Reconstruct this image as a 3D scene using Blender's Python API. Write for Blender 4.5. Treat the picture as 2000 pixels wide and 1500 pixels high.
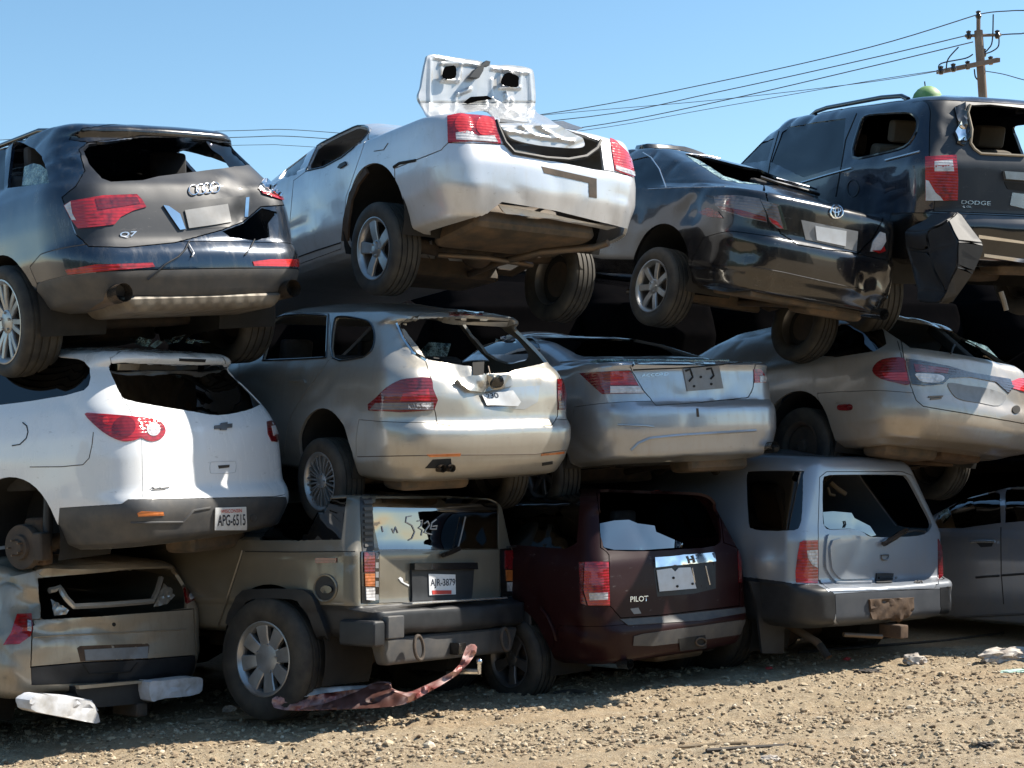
import bpy, bmesh, math, random
from mathutils import Vector, Matrix, noise
from mathutils.bvhtree import BVHTree
from mathutils.geometry import delaunay_2d_cdt
from mathutils.interpolate import poly_3d_calc
R = math.radians
for o in list(bpy.data.objects): bpy.data.objects.remove(o)
S = bpy.context.scene
COL = S.collection
random.seed(7)

# ------------------------------------------------------------------ camera
FPX, CAMH, PITCH, ROLL = 3000.0, 2.0, R(2.3), R(2.3)
FWD = Vector((0, math.cos(PITCH), math.sin(PITCH)))
_r0 = Vector((1, 0, 0)); _u0 = Vector((0, -math.sin(PITCH), math.cos(PITCH)))
RT = _r0*math.cos(ROLL) - _u0*math.sin(ROLL)
UP = _u0*math.cos(ROLL) + _r0*math.sin(ROLL)
EYE = Vector((0, 0, CAMH))
cd = bpy.data.cameras.new('camera'); cam = bpy.data.objects.new('camera', cd); COL.objects.link(cam)
cd.sensor_width = 36; cd.lens = 36*FPX/2000; cd.clip_start = .1; cd.clip_end = 3000
M = Matrix.Identity(4)
for i in range(3):
    M[i][0] = RT[i]; M[i][1] = UP[i]; M[i][2] = -FWD[i]; M[i][3] = EYE[i]
cam.matrix_world = M
S.camera = cam

# ------------------------------------------------------------------ light
SUN_AZ, SUN_EL = R(102), R(46)       # azimuth measured from -Y (behind the camera) towards +X
sd = Vector((math.sin(SUN_AZ)*math.cos(SUN_EL), -math.cos(SUN_AZ)*math.cos(SUN_EL), math.sin(SUN_EL)))
sl = bpy.data.lights.new('sun', 'SUN'); so = bpy.data.objects.new('sun', sl); COL.objects.link(so)
sl.energy = 5.0; sl.angle = R(.5); sl.color = (1, .93, .82)
so.rotation_euler = (-sd).to_track_quat('-Z', 'Y').to_euler(); so.location = sd*60
w = bpy.data.worlds.new('World'); S.world = w; w.use_nodes = True
nt = w.node_tree
sk = nt.nodes.new('ShaderNodeTexSky'); sk.sky_type = 'NISHITA'; sk.sun_disc = False
sk.sun_elevation = SUN_EL; sk.sun_rotation = math.atan2(sd.x, sd.y); sk.altitude = 100
sk.air_density = 1.0; sk.dust_density = .3; sk.ozone_density = 2.0
bg = nt.nodes['Background']; bg.inputs[1].default_value = .098
hs = nt.nodes.new('ShaderNodeHueSaturation'); hs.inputs['Hue'].default_value = .489; hs.inputs['Saturation'].default_value = 1.10
nt.links.new(sk.outputs[0], hs.inputs['Color']); nt.links.new(hs.outputs[0], bg.inputs[0])
S.view_settings.view_transform = 'Standard'; S.view_settings.look = 'None'
S.view_settings.exposure = 0.95; S.view_settings.gamma = 1

# ------------------------------------------------------------------ materials
MAT = {}
def newmat(name):
    m = bpy.data.materials.new(name); m.use_nodes = True
    MAT[name] = m
    return m, m.node_tree, m.node_tree.nodes['Principled BSDF']
def N(t, typ, **kw):
    n = t.nodes.new(typ)
    for k, v in kw.items():
        if k.startswith('i_'):
            key = k[2:]; n.inputs[int(key) if key.isdigit() else key.replace('_', ' ')].default_value = v
        else: setattr(n, k, v)
    return n
def noise_fac(t, scale, lo, hi, detail=5, coord='Object', rough=.6, stretch=None):
    tc = N(t, 'ShaderNodeTexCoord'); src = tc.outputs[coord]
    if stretch:
        mp = N(t, 'ShaderNodeMapping'); mp.inputs['Scale'].default_value = stretch
        t.links.new(src, mp.inputs[0]); src = mp.outputs[0]
    nz = N(t, 'ShaderNodeTexNoise', i_Scale=scale, i_Detail=detail, i_Roughness=rough)
    t.links.new(src, nz.inputs['Vector'])
    mr = N(t, 'ShaderNodeMapRange', clamp=True, i_1=lo, i_2=hi)
    t.links.new(nz.outputs['Fac'], mr.inputs[0])
    return mr.outputs[0], nz
def mixcol(t, fac, a, b):
    mx = N(t, 'ShaderNodeMix', data_type='RGBA')
    for s, v in ((0, fac), (6, a), (7, b)):
        if hasattr(v, 'is_linked') or isinstance(v, bpy.types.NodeSocket): t.links.new(v, mx.inputs[s])
        else: mx.inputs[s].default_value = v if s == 0 else (*v, 1)
    return mx.outputs[2]
def paint(name, rgb, metal=.35, rough=.3, dust=.35, coat=.8, dustcol=(.33, .28, .21), dscale=2.2):
    m, t, b = newmat(name)
    f, nz = noise_fac(t, dscale, .42, .80)
    f2, _ = noise_fac(t, 16, .50, .70, detail=9, stretch=(1, 1, .25), rough=.7)
    mm = N(t, 'ShaderNodeMath', operation='MULTIPLY_ADD', i_1=.65); t.links.new(f, mm.inputs[0])
    m2 = N(t, 'ShaderNodeMath', operation='MULTIPLY', i_1=.7); t.links.new(f2, m2.inputs[0]); t.links.new(m2.outputs[0], mm.inputs[2])
    ms = N(t, 'ShaderNodeMath', operation='MULTIPLY', i_1=dust, use_clamp=True); t.links.new(mm.outputs[0], ms.inputs[0])
    c = mixcol(t, ms.outputs[0], rgb, dustcol)
    # scratches and scuffs
    f3, _ = noise_fac(t, 7, .61, .655, detail=10, rough=.78, stretch=(1, 1, 3.2))
    m3 = N(t, 'ShaderNodeMath', operation='MULTIPLY', i_1=.35); t.links.new(f3, m3.inputs[0])
    lum = sum(rgb)/3
    c = mixcol(t, m3.outputs[0], c, (.16, .155, .15) if lum < .2 else (.16, .14, .12))
    t.links.new(c, b.inputs['Base Color'])
    b.inputs['Metallic'].default_value = metal
    rr = N(t, 'ShaderNodeMapRange', i_1=0, i_2=1, i_3=rough, i_4=min(1, rough+.45)); t.links.new(ms.outputs[0], rr.inputs[0])
    t.links.new(rr.outputs[0], b.inputs['Roughness'])
    b.inputs['Coat Weight'].default_value = coat; b.inputs['Coat Roughness'].default_value = .06
    cr = N(t, 'ShaderNodeMapRange', i_1=0, i_2=.7, i_3=.03, i_4=.5); t.links.new(ms.outputs[0], cr.inputs[0])
    t.links.new(cr.outputs[0], b.inputs['Coat Roughness'])
    bn = N(t, 'ShaderNodeTexNoise', i_Scale=3.5, i_Detail=2); tc = N(t, 'ShaderNodeTexCoord'); t.links.new(tc.outputs['Object'], bn.inputs['Vector'])
    bp = N(t, 'ShaderNodeBump', i_Strength=.09, i_Distance=.02); t.links.new(bn.outputs['Fac'], bp.inputs['Height'])
    t.links.new(bp.outputs[0], b.inputs['Normal']); t.links.new(bp.outputs[0], b.inputs['Coat Normal'])
    return m
def plain(name, rgb, rough=.6, metal=0, var=.3, scale=8, rgb2=None, bump=0, coat=0):
    m, t, b = newmat(name)
    f, nz = noise_fac(t, scale, .35, .7)
    mm = N(t, 'ShaderNodeMath', operation='MULTIPLY', i_1=var); t.links.new(f, mm.inputs[0])
    c2 = rgb2 or tuple(min(1, v*1.9+.02) for v in rgb)
    t.links.new(mixcol(t, mm.outputs[0], rgb, c2), b.inputs['Base Color'])
    b.inputs['Roughness'].default_value = rough; b.inputs['Metallic'].default_value = metal
    b.inputs['Coat Weight'].default_value = coat
    if bump:
        bp = N(t, 'ShaderNodeBump', i_Strength=bump, i_Distance=.01); t.links.new(nz.outputs['Fac'], bp.inputs['Height'])
        t.links.new(bp.outputs[0], b.inputs['Normal'])
    return m
def lens(name, rgb, dark=.35, rough=.12, cell=28):
    m, t, b = newmat(name)
    tc = N(t, 'ShaderNodeTexCoord')
    v = N(t, 'ShaderNodeTexVoronoi', i_Scale=cell); t.links.new(tc.outputs['Object'], v.inputs['Vector'])
    mr = N(t, 'ShaderNodeMapRange', i_1=.1, i_2=.75); t.links.new(v.outputs['Distance'], mr.inputs[0])
    wv = N(t, 'ShaderNodeTexNoise', i_Scale=7.0, i_Detail=3); t.links.new(tc.outputs['Object'], wv.inputs['Vector'])
    mw = N(t, 'ShaderNodeMapRange', i_1=.4, i_2=.62); t.links.new(wv.outputs['Fac'], mw.inputs[0])
    mu = N(t, 'ShaderNodeMath', operation='MULTIPLY'); t.links.new(mr.outputs[0], mu.inputs[0]); t.links.new(mw.outputs[0], mu.inputs[1])
    c = mixcol(t, mu.outputs[0], rgb, tuple(x*dark for x in rgb))
    t.links.new(c, b.inputs['Base Color'])
    b.inputs['Roughness'].default_value = rough; b.inputs['Coat Weight'].default_value = 1; b.inputs['Coat Roughness'].default_value = .02
    b.inputs['Subsurface Weight'].default_value = 0
    wa = N(t, 'ShaderNodeTexWave', i_Scale=14.0, bands_direction='Z'); t.links.new(tc.outputs['Object'], wa.inputs['Vector'])
    ad = N(t, 'ShaderNodeMath', operation='ADD'); t.links.new(v.outputs['Distance'], ad.inputs[0]); t.links.new(wa.outputs['Fac'], ad.inputs[1])
    bp = N(t, 'ShaderNodeBump', i_Strength=.3, i_Distance=.006); t.links.new(ad.outputs[0], bp.inputs['Height'])
    t.links.new(bp.outputs[0], b.inputs['Normal'])
    return m
def glass(name, tint, alpha=.35, refl=1.0, crack=0):
    m, t, b = newmat(name)
    t.nodes.remove(b)
    out = t.nodes['Material Output']
    tr = N(t, 'ShaderNodeBsdfTransparent'); tr.inputs[0].default_value = (*tint, 1)
    gl = N(t, 'ShaderNodeBsdfGlossy'); gl.inputs['Roughness'].default_value = .02
    fr = N(t, 'ShaderNodeFresnel', i_IOR=1.55)
    mu = N(t, 'ShaderNodeMath', operation='MULTIPLY_ADD', i_1=refl, i_2=alpha*.12); t.links.new(fr.outputs[0], mu.inputs[0])
    mx = N(t, 'ShaderNodeMixShader'); t.links.new(mu.outputs[0], mx.inputs[0]); t.links.new(tr.outputs[0], mx.inputs[1]); t.links.new(gl.outputs[0], mx.inputs[2])
    if crack:
        tc = N(t, 'ShaderNodeTexCoord'); v = N(t, 'ShaderNodeTexVoronoi', feature='DISTANCE_TO_EDGE', i_Scale=45)
        t.links.new(tc.outputs['Object'], v.inputs['Vector'])
        nf, _ = noise_fac(t, 14, .38, .6)
        mr = N(t, 'ShaderNodeMapRange', i_1=0, i_2=.10, i_3=1, i_4=.35); t.links.new(v.outputs['Distance'], mr.inputs[0])
        m4 = N(t, 'ShaderNodeMath', operation='MULTIPLY'); t.links.new(mr.outputs[0], m4.inputs[0]); t.links.new(nf, m4.inputs[1])
        df = N(t, 'ShaderNodeBsdfDiffuse'); df.inputs[0].default_value = (.5, .68, .66, 1)
        m5 = N(t, 'ShaderNodeMixShader'); t.links.new(m4.outputs[0], m5.inputs[0]); t.links.new(mx.outputs[0], m5.inputs[1]); t.links.new(df.outputs[0], m5.inputs[2])
        mx = m5
    t.links.new(mx.outputs[0], out.inputs[0])
    return m
plain('rubber', (.018, .017, .016), .75, var=.8, scale=6, rgb2=(.075, .065, .05), bump=.25)
plain('black_plastic', (.010, .0115, .014), .5, var=.5, rgb2=(.034, .036, .04))
plain('gloss_black', (.008, .008, .009), .2, var=.3, rgb2=(.03, .028, .025), coat=.6)
plain('grey_plastic', (.05, .052, .056), .55, var=.6, rgb2=(.11, .10, .088), bump=.1)
plain('blue_grey_plastic', (.045, .052, .064), .6, var=.5, rgb2=(.075, .08, .088), bump=.1)
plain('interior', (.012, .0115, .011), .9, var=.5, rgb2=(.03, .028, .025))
m_v = plain('hole_shade', (.003, .003, .003), 1.0, var=.2, rgb2=(.006, .005, .005)); m_v.node_tree.nodes['Principled BSDF'].inputs['Specular IOR Level'].default_value = 0  # near-black without specular: the darkness inside holes is put into the colour
plain('tan_trim', (.22, .18, .13), .8, var=.6, rgb2=(.32, .27, .2))
plain('underbody', (.012, .010, .009), .9, var=.8, scale=5, rgb2=(.045, .034, .024), bump=.6)
plain('tank', (.05, .043, .034), .7, var=.9, scale=6, rgb2=(.15, .10, .06), bump=.4)
plain('rust', (.055, .034, .022), .9, var=.8, scale=12, rgb2=(.12, .075, .045), bump=.6)
plain('pipe', (.13, .11, .09), .5, metal=.5, var=.9, scale=9, rgb2=(.2, .13, .08), bump=.3)
plain('alloy', (.42, .43, .44), .34, metal=.75, var=.6, scale=9, rgb2=(.25, .23, .2))
plain('dark_alloy', (.2, .2, .205), .4, metal=.7, var=.6, scale=9, rgb2=(.12, .11, .1))
plain('steel_dirty', (.06, .05, .042), .8, metal=.3, var=.8, scale=8, rgb2=(.12, .085, .06), bump=.4)
plain('chrome', (.75, .76, .78), .12, metal=1, var=.4, rgb2=(.5, .48, .45))
plain('badge_silver', (.68, .69, .7), .25, metal=.85, var=.3, rgb2=(.5, .5, .5))
plain('plate_white', (.62, .64, .66), .45, var=.35, scale=14, rgb2=(.45, .42, .38))
plain('plate_grey', (.22, .225, .23), .5, var=.5, scale=12, rgb2=(.14, .13, .12))
plain('ink', (.02, .025, .04), .5, var=.2)
plain('ink_red', (.4, .04, .03), .5, var=.3)
plain('foam_white', (.60, .62, .66), .85, var=.9, scale=7, rgb2=(.33, .31, .28), bump=.5)
plain('dark_tan', (.075, .062, .046), .85, var=.5, rgb2=(.12, .10, .075))
plain('seat_cloth', (.03, .03, .032), .9, var=.5)
lens('red_lens', (.42, .012, .014)); lens('dark_red_lens', (.17, .008, .010), .3)
lens('bright_red_lens', (.62, .03, .028), .6); lens('amber_lens', (.5, .14, .03), .5)
lens('clear_lens', (.62, .60, .60), .45, cell=40); lens('dark_smoke', (.05, .042, .046), .4); lens('smoke_lens', (.17, .15, .155), .4)
glass('dark_glass', (.05, .055, .06), .35); glass('tint_glass', (.25, .29, .29), .3)
glass('black_glass', (.012, .013, .014), .3); glass('mirror_glass', (.02, .022, .024), 1.6, 1.6)
glass('crazed_glass', (.55, .7, .68), .5, crack=1); glass('green_glass', (.55, .75, .62), .4)

# ------------------------------------------------------------------ mesh helpers
def link(name, me, mats, parent=None, smooth=35):
    o = bpy.data.objects.new(name, me); COL.objects.link(o)
    if parent: o.parent = parent
    for m in (mats if isinstance(mats, (list, tuple)) else [mats]):
        me.materials.append(MAT[m] if isinstance(m, str) else m)
    if smooth and len(me.polygons):
        me.polygons.foreach_set('use_smooth', [True]*len(me.polygons))
        me.set_sharp_from_angle(angle=R(smooth))
    return o
def tag(o, label=None, cat=None, group=None, kind=None):
    if label: o['label'] = label
    if cat: o['category'] = cat
    if group: o['group'] = group
    if kind: o['kind'] = kind
    return o
def from_bm(bm, name='m'):
    bmesh.ops.recalc_face_normals(bm, faces=bm.faces)
    me = bpy.data.meshes.new(name); bm.to_mesh(me); bm.free(); return me
def bm_box(bm, c, s, rot=None, bev=.0, taper=1.0):
    r = bmesh.ops.create_cube(bm, size=1)
    vs = r['verts']
    for v in vs:
        k = taper if v.co.z > 0 else 1
        v.co = Vector((v.co.x*s[0]*k, v.co.y*s[1]*k, v.co.z*s[2]))
    if bev:
        es = {e for v in vs for e in v.link_edges}
        q = bmesh.ops.bevel(bm, geom=list(es), offset=bev, segments=3, affect='EDGES', profile=.6)
        vs = list({v for f in q['faces'] for v in f.verts} | {v for v in vs if v.is_valid})
    for v in vs:
        co = v.co
        if rot: co = rot @ co
        v.co = co + Vector(c)
def bm_tube(bm, pts, r, n=8, closed=False, mi=0):
    pts = [Vector(p) for p in pts]; rings = []
    L = len(pts); up = None
    for i, p in enumerate(pts):
        a = pts[(i-1) % L] if (closed or i) else p; b = pts[(i+1) % L] if (closed or i < L-1) else p
        d = (b-a).normalized() if (b-a).length > 1e-9 else Vector((0, 0, 1))
        if up is None: up = d.orthogonal().normalized()
        u = (up - d*up.dot(d))
        u = u.normalized() if u.length > 1e-5 else d.orthogonal().normalized()
        up = u; v = d.cross(u)
        rr = r(i/(L-1)) if callable(r) else r
        rings.append([bm.verts.new(p + (u*math.cos(2*math.pi*k/n) + v*math.sin(2*math.pi*k/n))*rr) for k in range(n)])
    for i in range(L if closed else L-1):
        A, B = rings[i], rings[(i+1) % L]
        for k in range(n):
            f = bm.faces.new((A[k], A[(k+1) % n], B[(k+1) % n], B[k])); f.material_index = mi
    if not closed:
        bm.faces.new(rings[0][::-1]).material_index = mi; bm.faces.new(rings[-1]).material_index = mi
def bm_lathe(bm, prof, n=40, mi=0, closed=True, axis='y', org=(0, 0, 0)):
    """profile of (r, a) revolved about the y axis"""
    rings = []
    for (r, a) in prof:
        if r < 1e-6: rings.append([bm.verts.new(Vector((0, a, 0)) + Vector(org))]); continue
        rings.append([bm.verts.new(Vector((r*math.cos(2*math.pi*k/n), a, r*math.sin(2*math.pi*k/n))) + Vector(org)) for k in range(n)])
    m = len(rings)
    for i in range(m if closed else m-1):
        A, B = rings[i], rings[(i+1) % m]
        for k in range(n):
            k2 = (k+1) % n
            if len(A) == 1 and len(B) == 1: continue
            if len(A) == 1: f = bm.faces.new((A[0], B[k2], B[k]))
            elif len(B) == 1: f = bm.faces.new((A[k], A[k2], B[0]))
            else: f = bm.faces.new((A[k], A[k2], B[k2], B[k]))
            f.material_index = mi
_tmp = bpy.data.objects.new('tmp_a', bpy.data.meshes.new('tmp_a')); COL.objects.link(_tmp)
_tmq = bpy.data.objects.new('tmp_b', bpy.data.meshes.new('tmp_b')); COL.objects.link(_tmq)
_mod = _tmp.modifiers.new('b', 'BOOLEAN'); _mod.object = _tmq
def boolean(me, cut, op='DIFFERENCE'):
    _tmp.data = me; _tmq.data = cut; _mod.operation = op
    best = None
    for sv in ('MANIFOLD', 'EXACT'):
        try: _mod.solver = sv
        except TypeError: continue
        dg = bpy.context.evaluated_depsgraph_get(); dg.update()
        r = bpy.data.meshes.new_from_object(_tmp.evaluated_get(dg))
        if len(r.polygons) and not (op == 'DIFFERENCE' and len(r.polygons) < 0.3*len(me.polygons)) \
           and not (sv == 'MANIFOLD' and len(r.polygons) == len(me.polygons)): return r
        best = best if best is not None and len(best.polygons) else r
    return best
def crop(ox, oy, s):
    return lambda pts: [(ox+s*x, oy+s*y) for x, y in pts]
def circ(cx, cy, rx, ry=None, n=20):
    ry = ry or rx
    return [(cx+rx*math.cos(2*math.pi*i/n), cy+ry*math.sin(2*math.pi*i/n)) for i in range(n)]
def area2(p): return sum(p[i][0]*p[(i+1) % len(p)][1]-p[(i+1) % len(p)][0]*p[i][1] for i in range(len(p)))
def outset(poly, d):
    s = 1 if area2(poly) > 0 else -1
    n = len(poly); out = []
    for i in range(n):
        a, b, c = poly[i-1], poly[i], poly[(i+1) % n]
        e1 = Vector((b[0]-a[0], b[1]-a[1])); e2 = Vector((c[0]-b[0], c[1]-b[1]))
        if e1.length < 1e-6 or e2.length < 1e-6: out.append(b); continue
        e1.normalize(); e2.normalize()
        n1 = Vector((e1.y, -e1.x))*s; n2 = Vector((e2.y, -e2.x))*s
        q = n1+n2; k = max(.5, 1+n1.dot(n2))
        out.append((b[0]+q.x/k*d, b[1]+q.y/k*d))
    return out
def densify(poly, step, closed=True):
    out = []; n = len(poly)
    for i in range(n if closed else n-1):
        a, b = poly[i], poly[(i+1) % n]
        L = math.hypot(b[0]-a[0], b[1]-a[1]); k = max(1, int(L/step))
        for j in range(k): out.append((a[0]+(b[0]-a[0])*j/k, a[1]+(b[1]-a[1])*j/k))
    if not closed: out.append(poly[-1])
    return out
def spline(poly, k=4, closed=True):
    """Catmull-Rom rounding of an outline"""
    out = []; n = len(poly)
    for i in range(n if closed else n-1):
        g = lambda j: poly[j % n] if closed else poly[max(0, min(n-1, j))]
        p0, p1, p2, p3 = g(i-1), g(i), g(i+1), g(i+2)
        for j in range(k):
            t = j/k
            out.append(tuple(.5*((2*p1[c]) + (-p0[c]+p2[c])*t + (2*p0[c]-5*p1[c]+4*p2[c]-p3[c])*t*t + (-p0[c]+3*p1[c]-3*p2[c]+p3[c])*t**3) for c in (0, 1)))
    if not closed: out.append(poly[-1])
    return out
def lerp_tab(tab, z):
    if z <= tab[0][0]: return tab[0][1]
    for (a, b), (c, d) in zip(tab, tab[1:]):
        if z <= c: return b+(d-b)*(z-a)/(c-a)
    return tab[-1][1]
def pixel_ray(p): return (FWD + RT*((p[0]-1000)/FPX) + UP*((750-p[1])/FPX)).normalized()
def pixel_at(p, depth):
    d = FWD + RT*((p[0]-1000)/FPX) + UP*((750-p[1])/FPX)
    return EYE + d*depth
GZ0 = -.09
def pixel_ground(p, z=-.09):
    d = pixel_ray(p); return EYE + d*((z-CAMH)/d.z)

# ------------------------------------------------------------------ vehicles
class Car:
    def __init__(s, name, label, cat, pose, rows, front, bow=.07, taper=.05, crown=.05, thick=.024, wob=.003, crush=None, dents=(), dep=1.0, wear=.006, seed=1):
        s.root = bpy.data.objects.new(name, None); COL.objects.link(s.root)
        s.root.empty_display_size = .3
        tag(s.root, label, cat, 'wrecked vehicles stacked three high')
        yaw, pit, rol, x, y, z = pose[:6]; sc = pose[6] if len(pose) > 6 else 1
        x, y, z = x*dep, y*dep, CAMH+(z-CAMH)*dep; sc *= dep
        s.M = Matrix.Translation((x, y, z)) @ Matrix.Rotation(math.pi/2+R(yaw), 4, 'Z') @ Matrix.Rotation(R(pit), 4, 'Y') @ Matrix.Rotation(R(rol), 4, 'X') @ Matrix.Scale(sc, 4)
        s.root.matrix_world = s.M; s.I = s.M.inverted()
        s.eye = s.I @ EYE
        s.holes = []; s.parts = []; s.thick = thick
        s.body_mats = None
        s._outer(rows, front, bow, taper, crown)
        s._bvh()
        for v, co in enumerate(s.V):
            nz = noise.noise_vector(co*1.7+Vector((x*3, 0, 0)))*wob*2 + noise.noise_vector(co*5)*wob*.6
            cr = 1-abs(noise.noise(co*2.3+Vector((seed*5.1, 0, 0))))*3.2
            nz += s.VN[v]*(-wear*max(0, cr)**2*max(0, noise.noise(co*.9+Vector((0, seed*3.7, 0)))+.25)*2)
            s.V[v] = co + nz
            if crush: s.V[v] = crush(s.V[v])
        s._bvh()
        for d in dents: s.dent(*d)
    def _outer(s, rows, front, bow, taper, crown):
        rows = [dict(z=r[0], xr=r[1], hw=r[2], rc=r[3] if len(r) > 3 else .2) for r in rows]
        for r in rows: r['xf'] = lerp_tab(front, r['z'])
        dense = []
        for a, b in zip(rows, rows[1:]):
            L = math.hypot(b['z']-a['z'], max(abs(b['xr']-a['xr']), abs(b['hw']-a['hw'])))
            k = max(2, int(L/.028))
            for i in range(k): dense.append({q: a[q]+(b[q]-a[q])*i/k for q in a})
        dense.append(rows[-1])
        for _ in range(1):
            dense = [dense[0]] + [{q: .25*dense[i-1][q]+.5*dense[i][q]+.25*dense[i+1][q] for q in dense[i]} for i in range(1, len(dense)-1)] + [dense[-1]]
        rings = []
        for r in dense:
            xr, xf, hw, rc, z = r['xr'], r['xf'], r['hw'], r['rc'], r['z']
            def wid(x): return hw*(1 - taper*max(0, 1-(x-xr)/1.9)**2 - .10*max(0, 1-(xf-x)/1.3)**2)
            rcy = rc; rcx = rc*1.25
            yc = wid(xr+rcx)-rcy
            h = []
            for i in range(12):
                y = yc*i/12; h.append((xr+bow*(y/hw)**2, y))
            x0 = xr+bow*(yc/hw)**2; xs = xr+rcx+bow*.5
            for i in range(10):
                a = math.pi/2*i/10
                h.append((x0+(xs-x0)*(1-math.cos(a)), yc+(wid(xs)-yc)*math.sin(a)))
            xe = xf-.3
            for i in range(52):
                t = i/51; t = t**1.25
                x = xs+(xe-xs)*t; h.append((x, wid(x)))
            we = wid(xe)
            for i in range(1, 5):
                a = math.pi/2*i/4; h.append((xe+.3*math.sin(a), we-.3*(1-math.cos(a))))
            for i in range(1, 4): h.append((xf, (we-.3)*(1-i/3)))
            rings.append((h, z, hw))
        V = []; F = []; nh = len(rings[0][0]); n = 2*nh-2
        for h, z, hw in rings:
            V += [Vector((x, y, z)) for x, y in h]
            V += [Vector((x, -y, z)) for x, y in h[-2:0:-1]]
        m = len(rings)
        for j in range(m-1):
            for i in range(n):
                F.append((j*n+i, (j+1)*n+i, (j+1)*n+(i+1) % n, j*n+(i+1) % n))
        s.nside = len(F)
        def cap(base, K, crown, flip):
            h, z, hw = rings[base//n]
            prev = None; x0, x1 = h[0][0], h[-1][0]
            for i in range(nh):
                a = base+i; b = base+(n-i) % n
                if i == 0 or i == nh-1: row = [a]*(K+1)
                else:
                    row = [a]
                    for k in range(1, K):
                        t = k/K; p = V[a].lerp(V[b], t)
                        u = (p.x-x0)/(x1-x0)
                        p = p+Vector((0, 0, crown*4*t*(1-t)*min(1, 5*u*(1-u)))); V.append(p); row.append(len(V)-1)
                    row.append(b)
                if prev:
                    for k in range(K):
                        f = [prev[k], row[k], row[k+1], prev[k+1]]
                        g = []
                        for q in f:
                            if q not in g: g.append(q)
                        if len(g) >= 3: F.append(tuple(g[::-1] if flip else g))
                prev = row
        cap((m-1)*n, 8, crown, True); s.ntop = len(F)
        cap(0, 6, 0, False)
        s.V = V; s.F = F
    def _bvh(s):
        me = bpy.data.meshes.new('o'); me.from_pydata([tuple(v) for v in s.V], [], s.F); me.update()
        bm = bmesh.new(); bm.from_mesh(me); bmesh.ops.recalc_face_normals(bm, faces=bm.faces)
        bm.verts.ensure_lookup_table()
        s.VN = [v.normal.copy() for v in bm.verts]
        c = sum((v for v in s.V), Vector())/len(s.V)
        k = max(range(len(s.V)), key=lambda i: (s.V[i]-c).length)
        s.flip = False
        if s.VN[k].dot(s.V[k]-c) < 0: s.VN = [-q for q in s.VN]
        s.F = [tuple(v.index for v in f.verts) for f in bm.faces]
        bm.free(); bpy.data.meshes.remove(me)
        s.bvh = BVHTree.FromPolygons(s.V, s.F)
    def ray(s, p):
        return (s.I.to_3x3() @ pixel_ray(p)).normalized()
    def hit(s, p):
        loc, nn, idx, d = s.bvh.ray_cast(s.eye, s.ray(p))
        if loc is None: return None
        f = s.F[idx]
        w = poly_3d_calc([s.V[i] for i in f], loc)
        nv = sum((s.VN[i]*k for i, k in zip(f, w)), Vector()).normalized()
        return loc, nv
    def dent(s, p, r, depth, dirv=None):
        h = s.hit(p)
        if not h: return
        c, nv = h; d = Vector(dirv) if dirv else -nv
        for i, v in enumerate(s.V):
            q = (v-c).length/r
            if q < 2.5: s.V[i] = v + d*depth*math.exp(-q*q*1.5)
        s._bvh()
    def crumple(s, p, r, amp, freq=9):
        h = s.hit(p)
        if not h: return
        c = h[0]
        for i, v in enumerate(s.V):
            q = (v-c).length/r
            if q < 1.6: s.V[i] = v + noise.noise_vector(v*freq)*amp*math.exp(-q*q*1.5)*2
        s._bvh()
    def fix(s, poly, step):
        """outline in pixels -> outline that lies on the body"""
        P = densify(poly, step)
        cx = sum(p[0] for p in P)/len(P); cy = sum(p[1] for p in P)/len(P)
        if s.hit((cx, cy)) is None:            # outline runs past the silhouette: anchor it on the nearest visible body point
            g = s.M @ Vector((.4, 0, .8)) - EYE; f = g.dot(FWD)
            tx, ty = 1000+FPX*g.dot(RT)/f, 750-FPX*g.dot(UP)/f
            for k in range(1, 40):
                q = (cx+(tx-cx)*k/40, cy+(ty-cy)*k/40)
                if s.hit(q): cx, cy = cx+(tx-cx)*(k+.6)/40, cy+(ty-cy)*(k+.6)/40; break
        out = []
        for p in P:
            if s.hit(p) is None:
                lo, hi = 0.0, 1.0
                for _ in range(12):
                    md = (lo+hi)/2; q = (p[0]+(cx-p[0])*md, p[1]+(cy-p[1])*md)
                    if s.hit(q) is None: lo = md
                    else: hi = md
                hi = min(1, hi+.004)
                p = (p[0]+(cx-p[0])*hi, p[1]+(cy-p[1])*hi)
            if not out or math.hypot(out[-1][0]-p[0], out[-1][1]-p[1]) > .25: out.append(p)
        while len(out) > 3 and math.hypot(out[-1][0]-out[0][0], out[-1][1]-out[0][1]) < .25: out.pop()
        return out
    def patch(s, poly, off=.004, thick=.004, step=9, mesh=None, shape=None):
        """closed solid that follows the body surface under a pixel outline"""
        P = s.fix(poly, step); n = len(P)
        xs = [p[0] for p in P]; ys = [p[1] for p in P]
        pts = [Vector(p) for p in P]
        def inside(x, y):
            c = False; j = n-1
            for i in range(n):
                if (P[i][1] > y) != (P[j][1] > y) and x < (P[j][0]-P[i][0])*(y-P[i][1])/(P[j][1]-P[i][1])+P[i][0]: c = not c
                j = i
            return c
        gy = min(ys)+step*.5; row = 0
        while gy < max(ys):
            gx = min(xs)+step*(.5 if row % 2 else 0)
            while gx < max(xs):
                if inside(gx, gy) and min((q[0]-gx)**2+(q[1]-gy)**2 for q in P) > (step*.45)**2: pts.append(Vector((gx, gy)))
                gx += step
            gy += step; row += 1
        r = delaunay_2d_cdt(pts, [(i, (i+1) % n) for i in range(n)], [], 1, .01)
        vs, es, fs = r[0], r[1], r[2]
        top = []; ok = []
        for q in vs:
            h = s.hit((q[0], q[1]))
            if h is None:
                near = s.bvh.find_nearest(s.eye + s.ray((q[0], q[1]))*(s.eye.length))
                h = (near[0], near[1])
            lift = shape(q[0], q[1]) if shape else 0
            top.append((h[0]+h[1]*(off+lift), h[0]+h[1]*(off+min(0, lift)-thick)))
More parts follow.
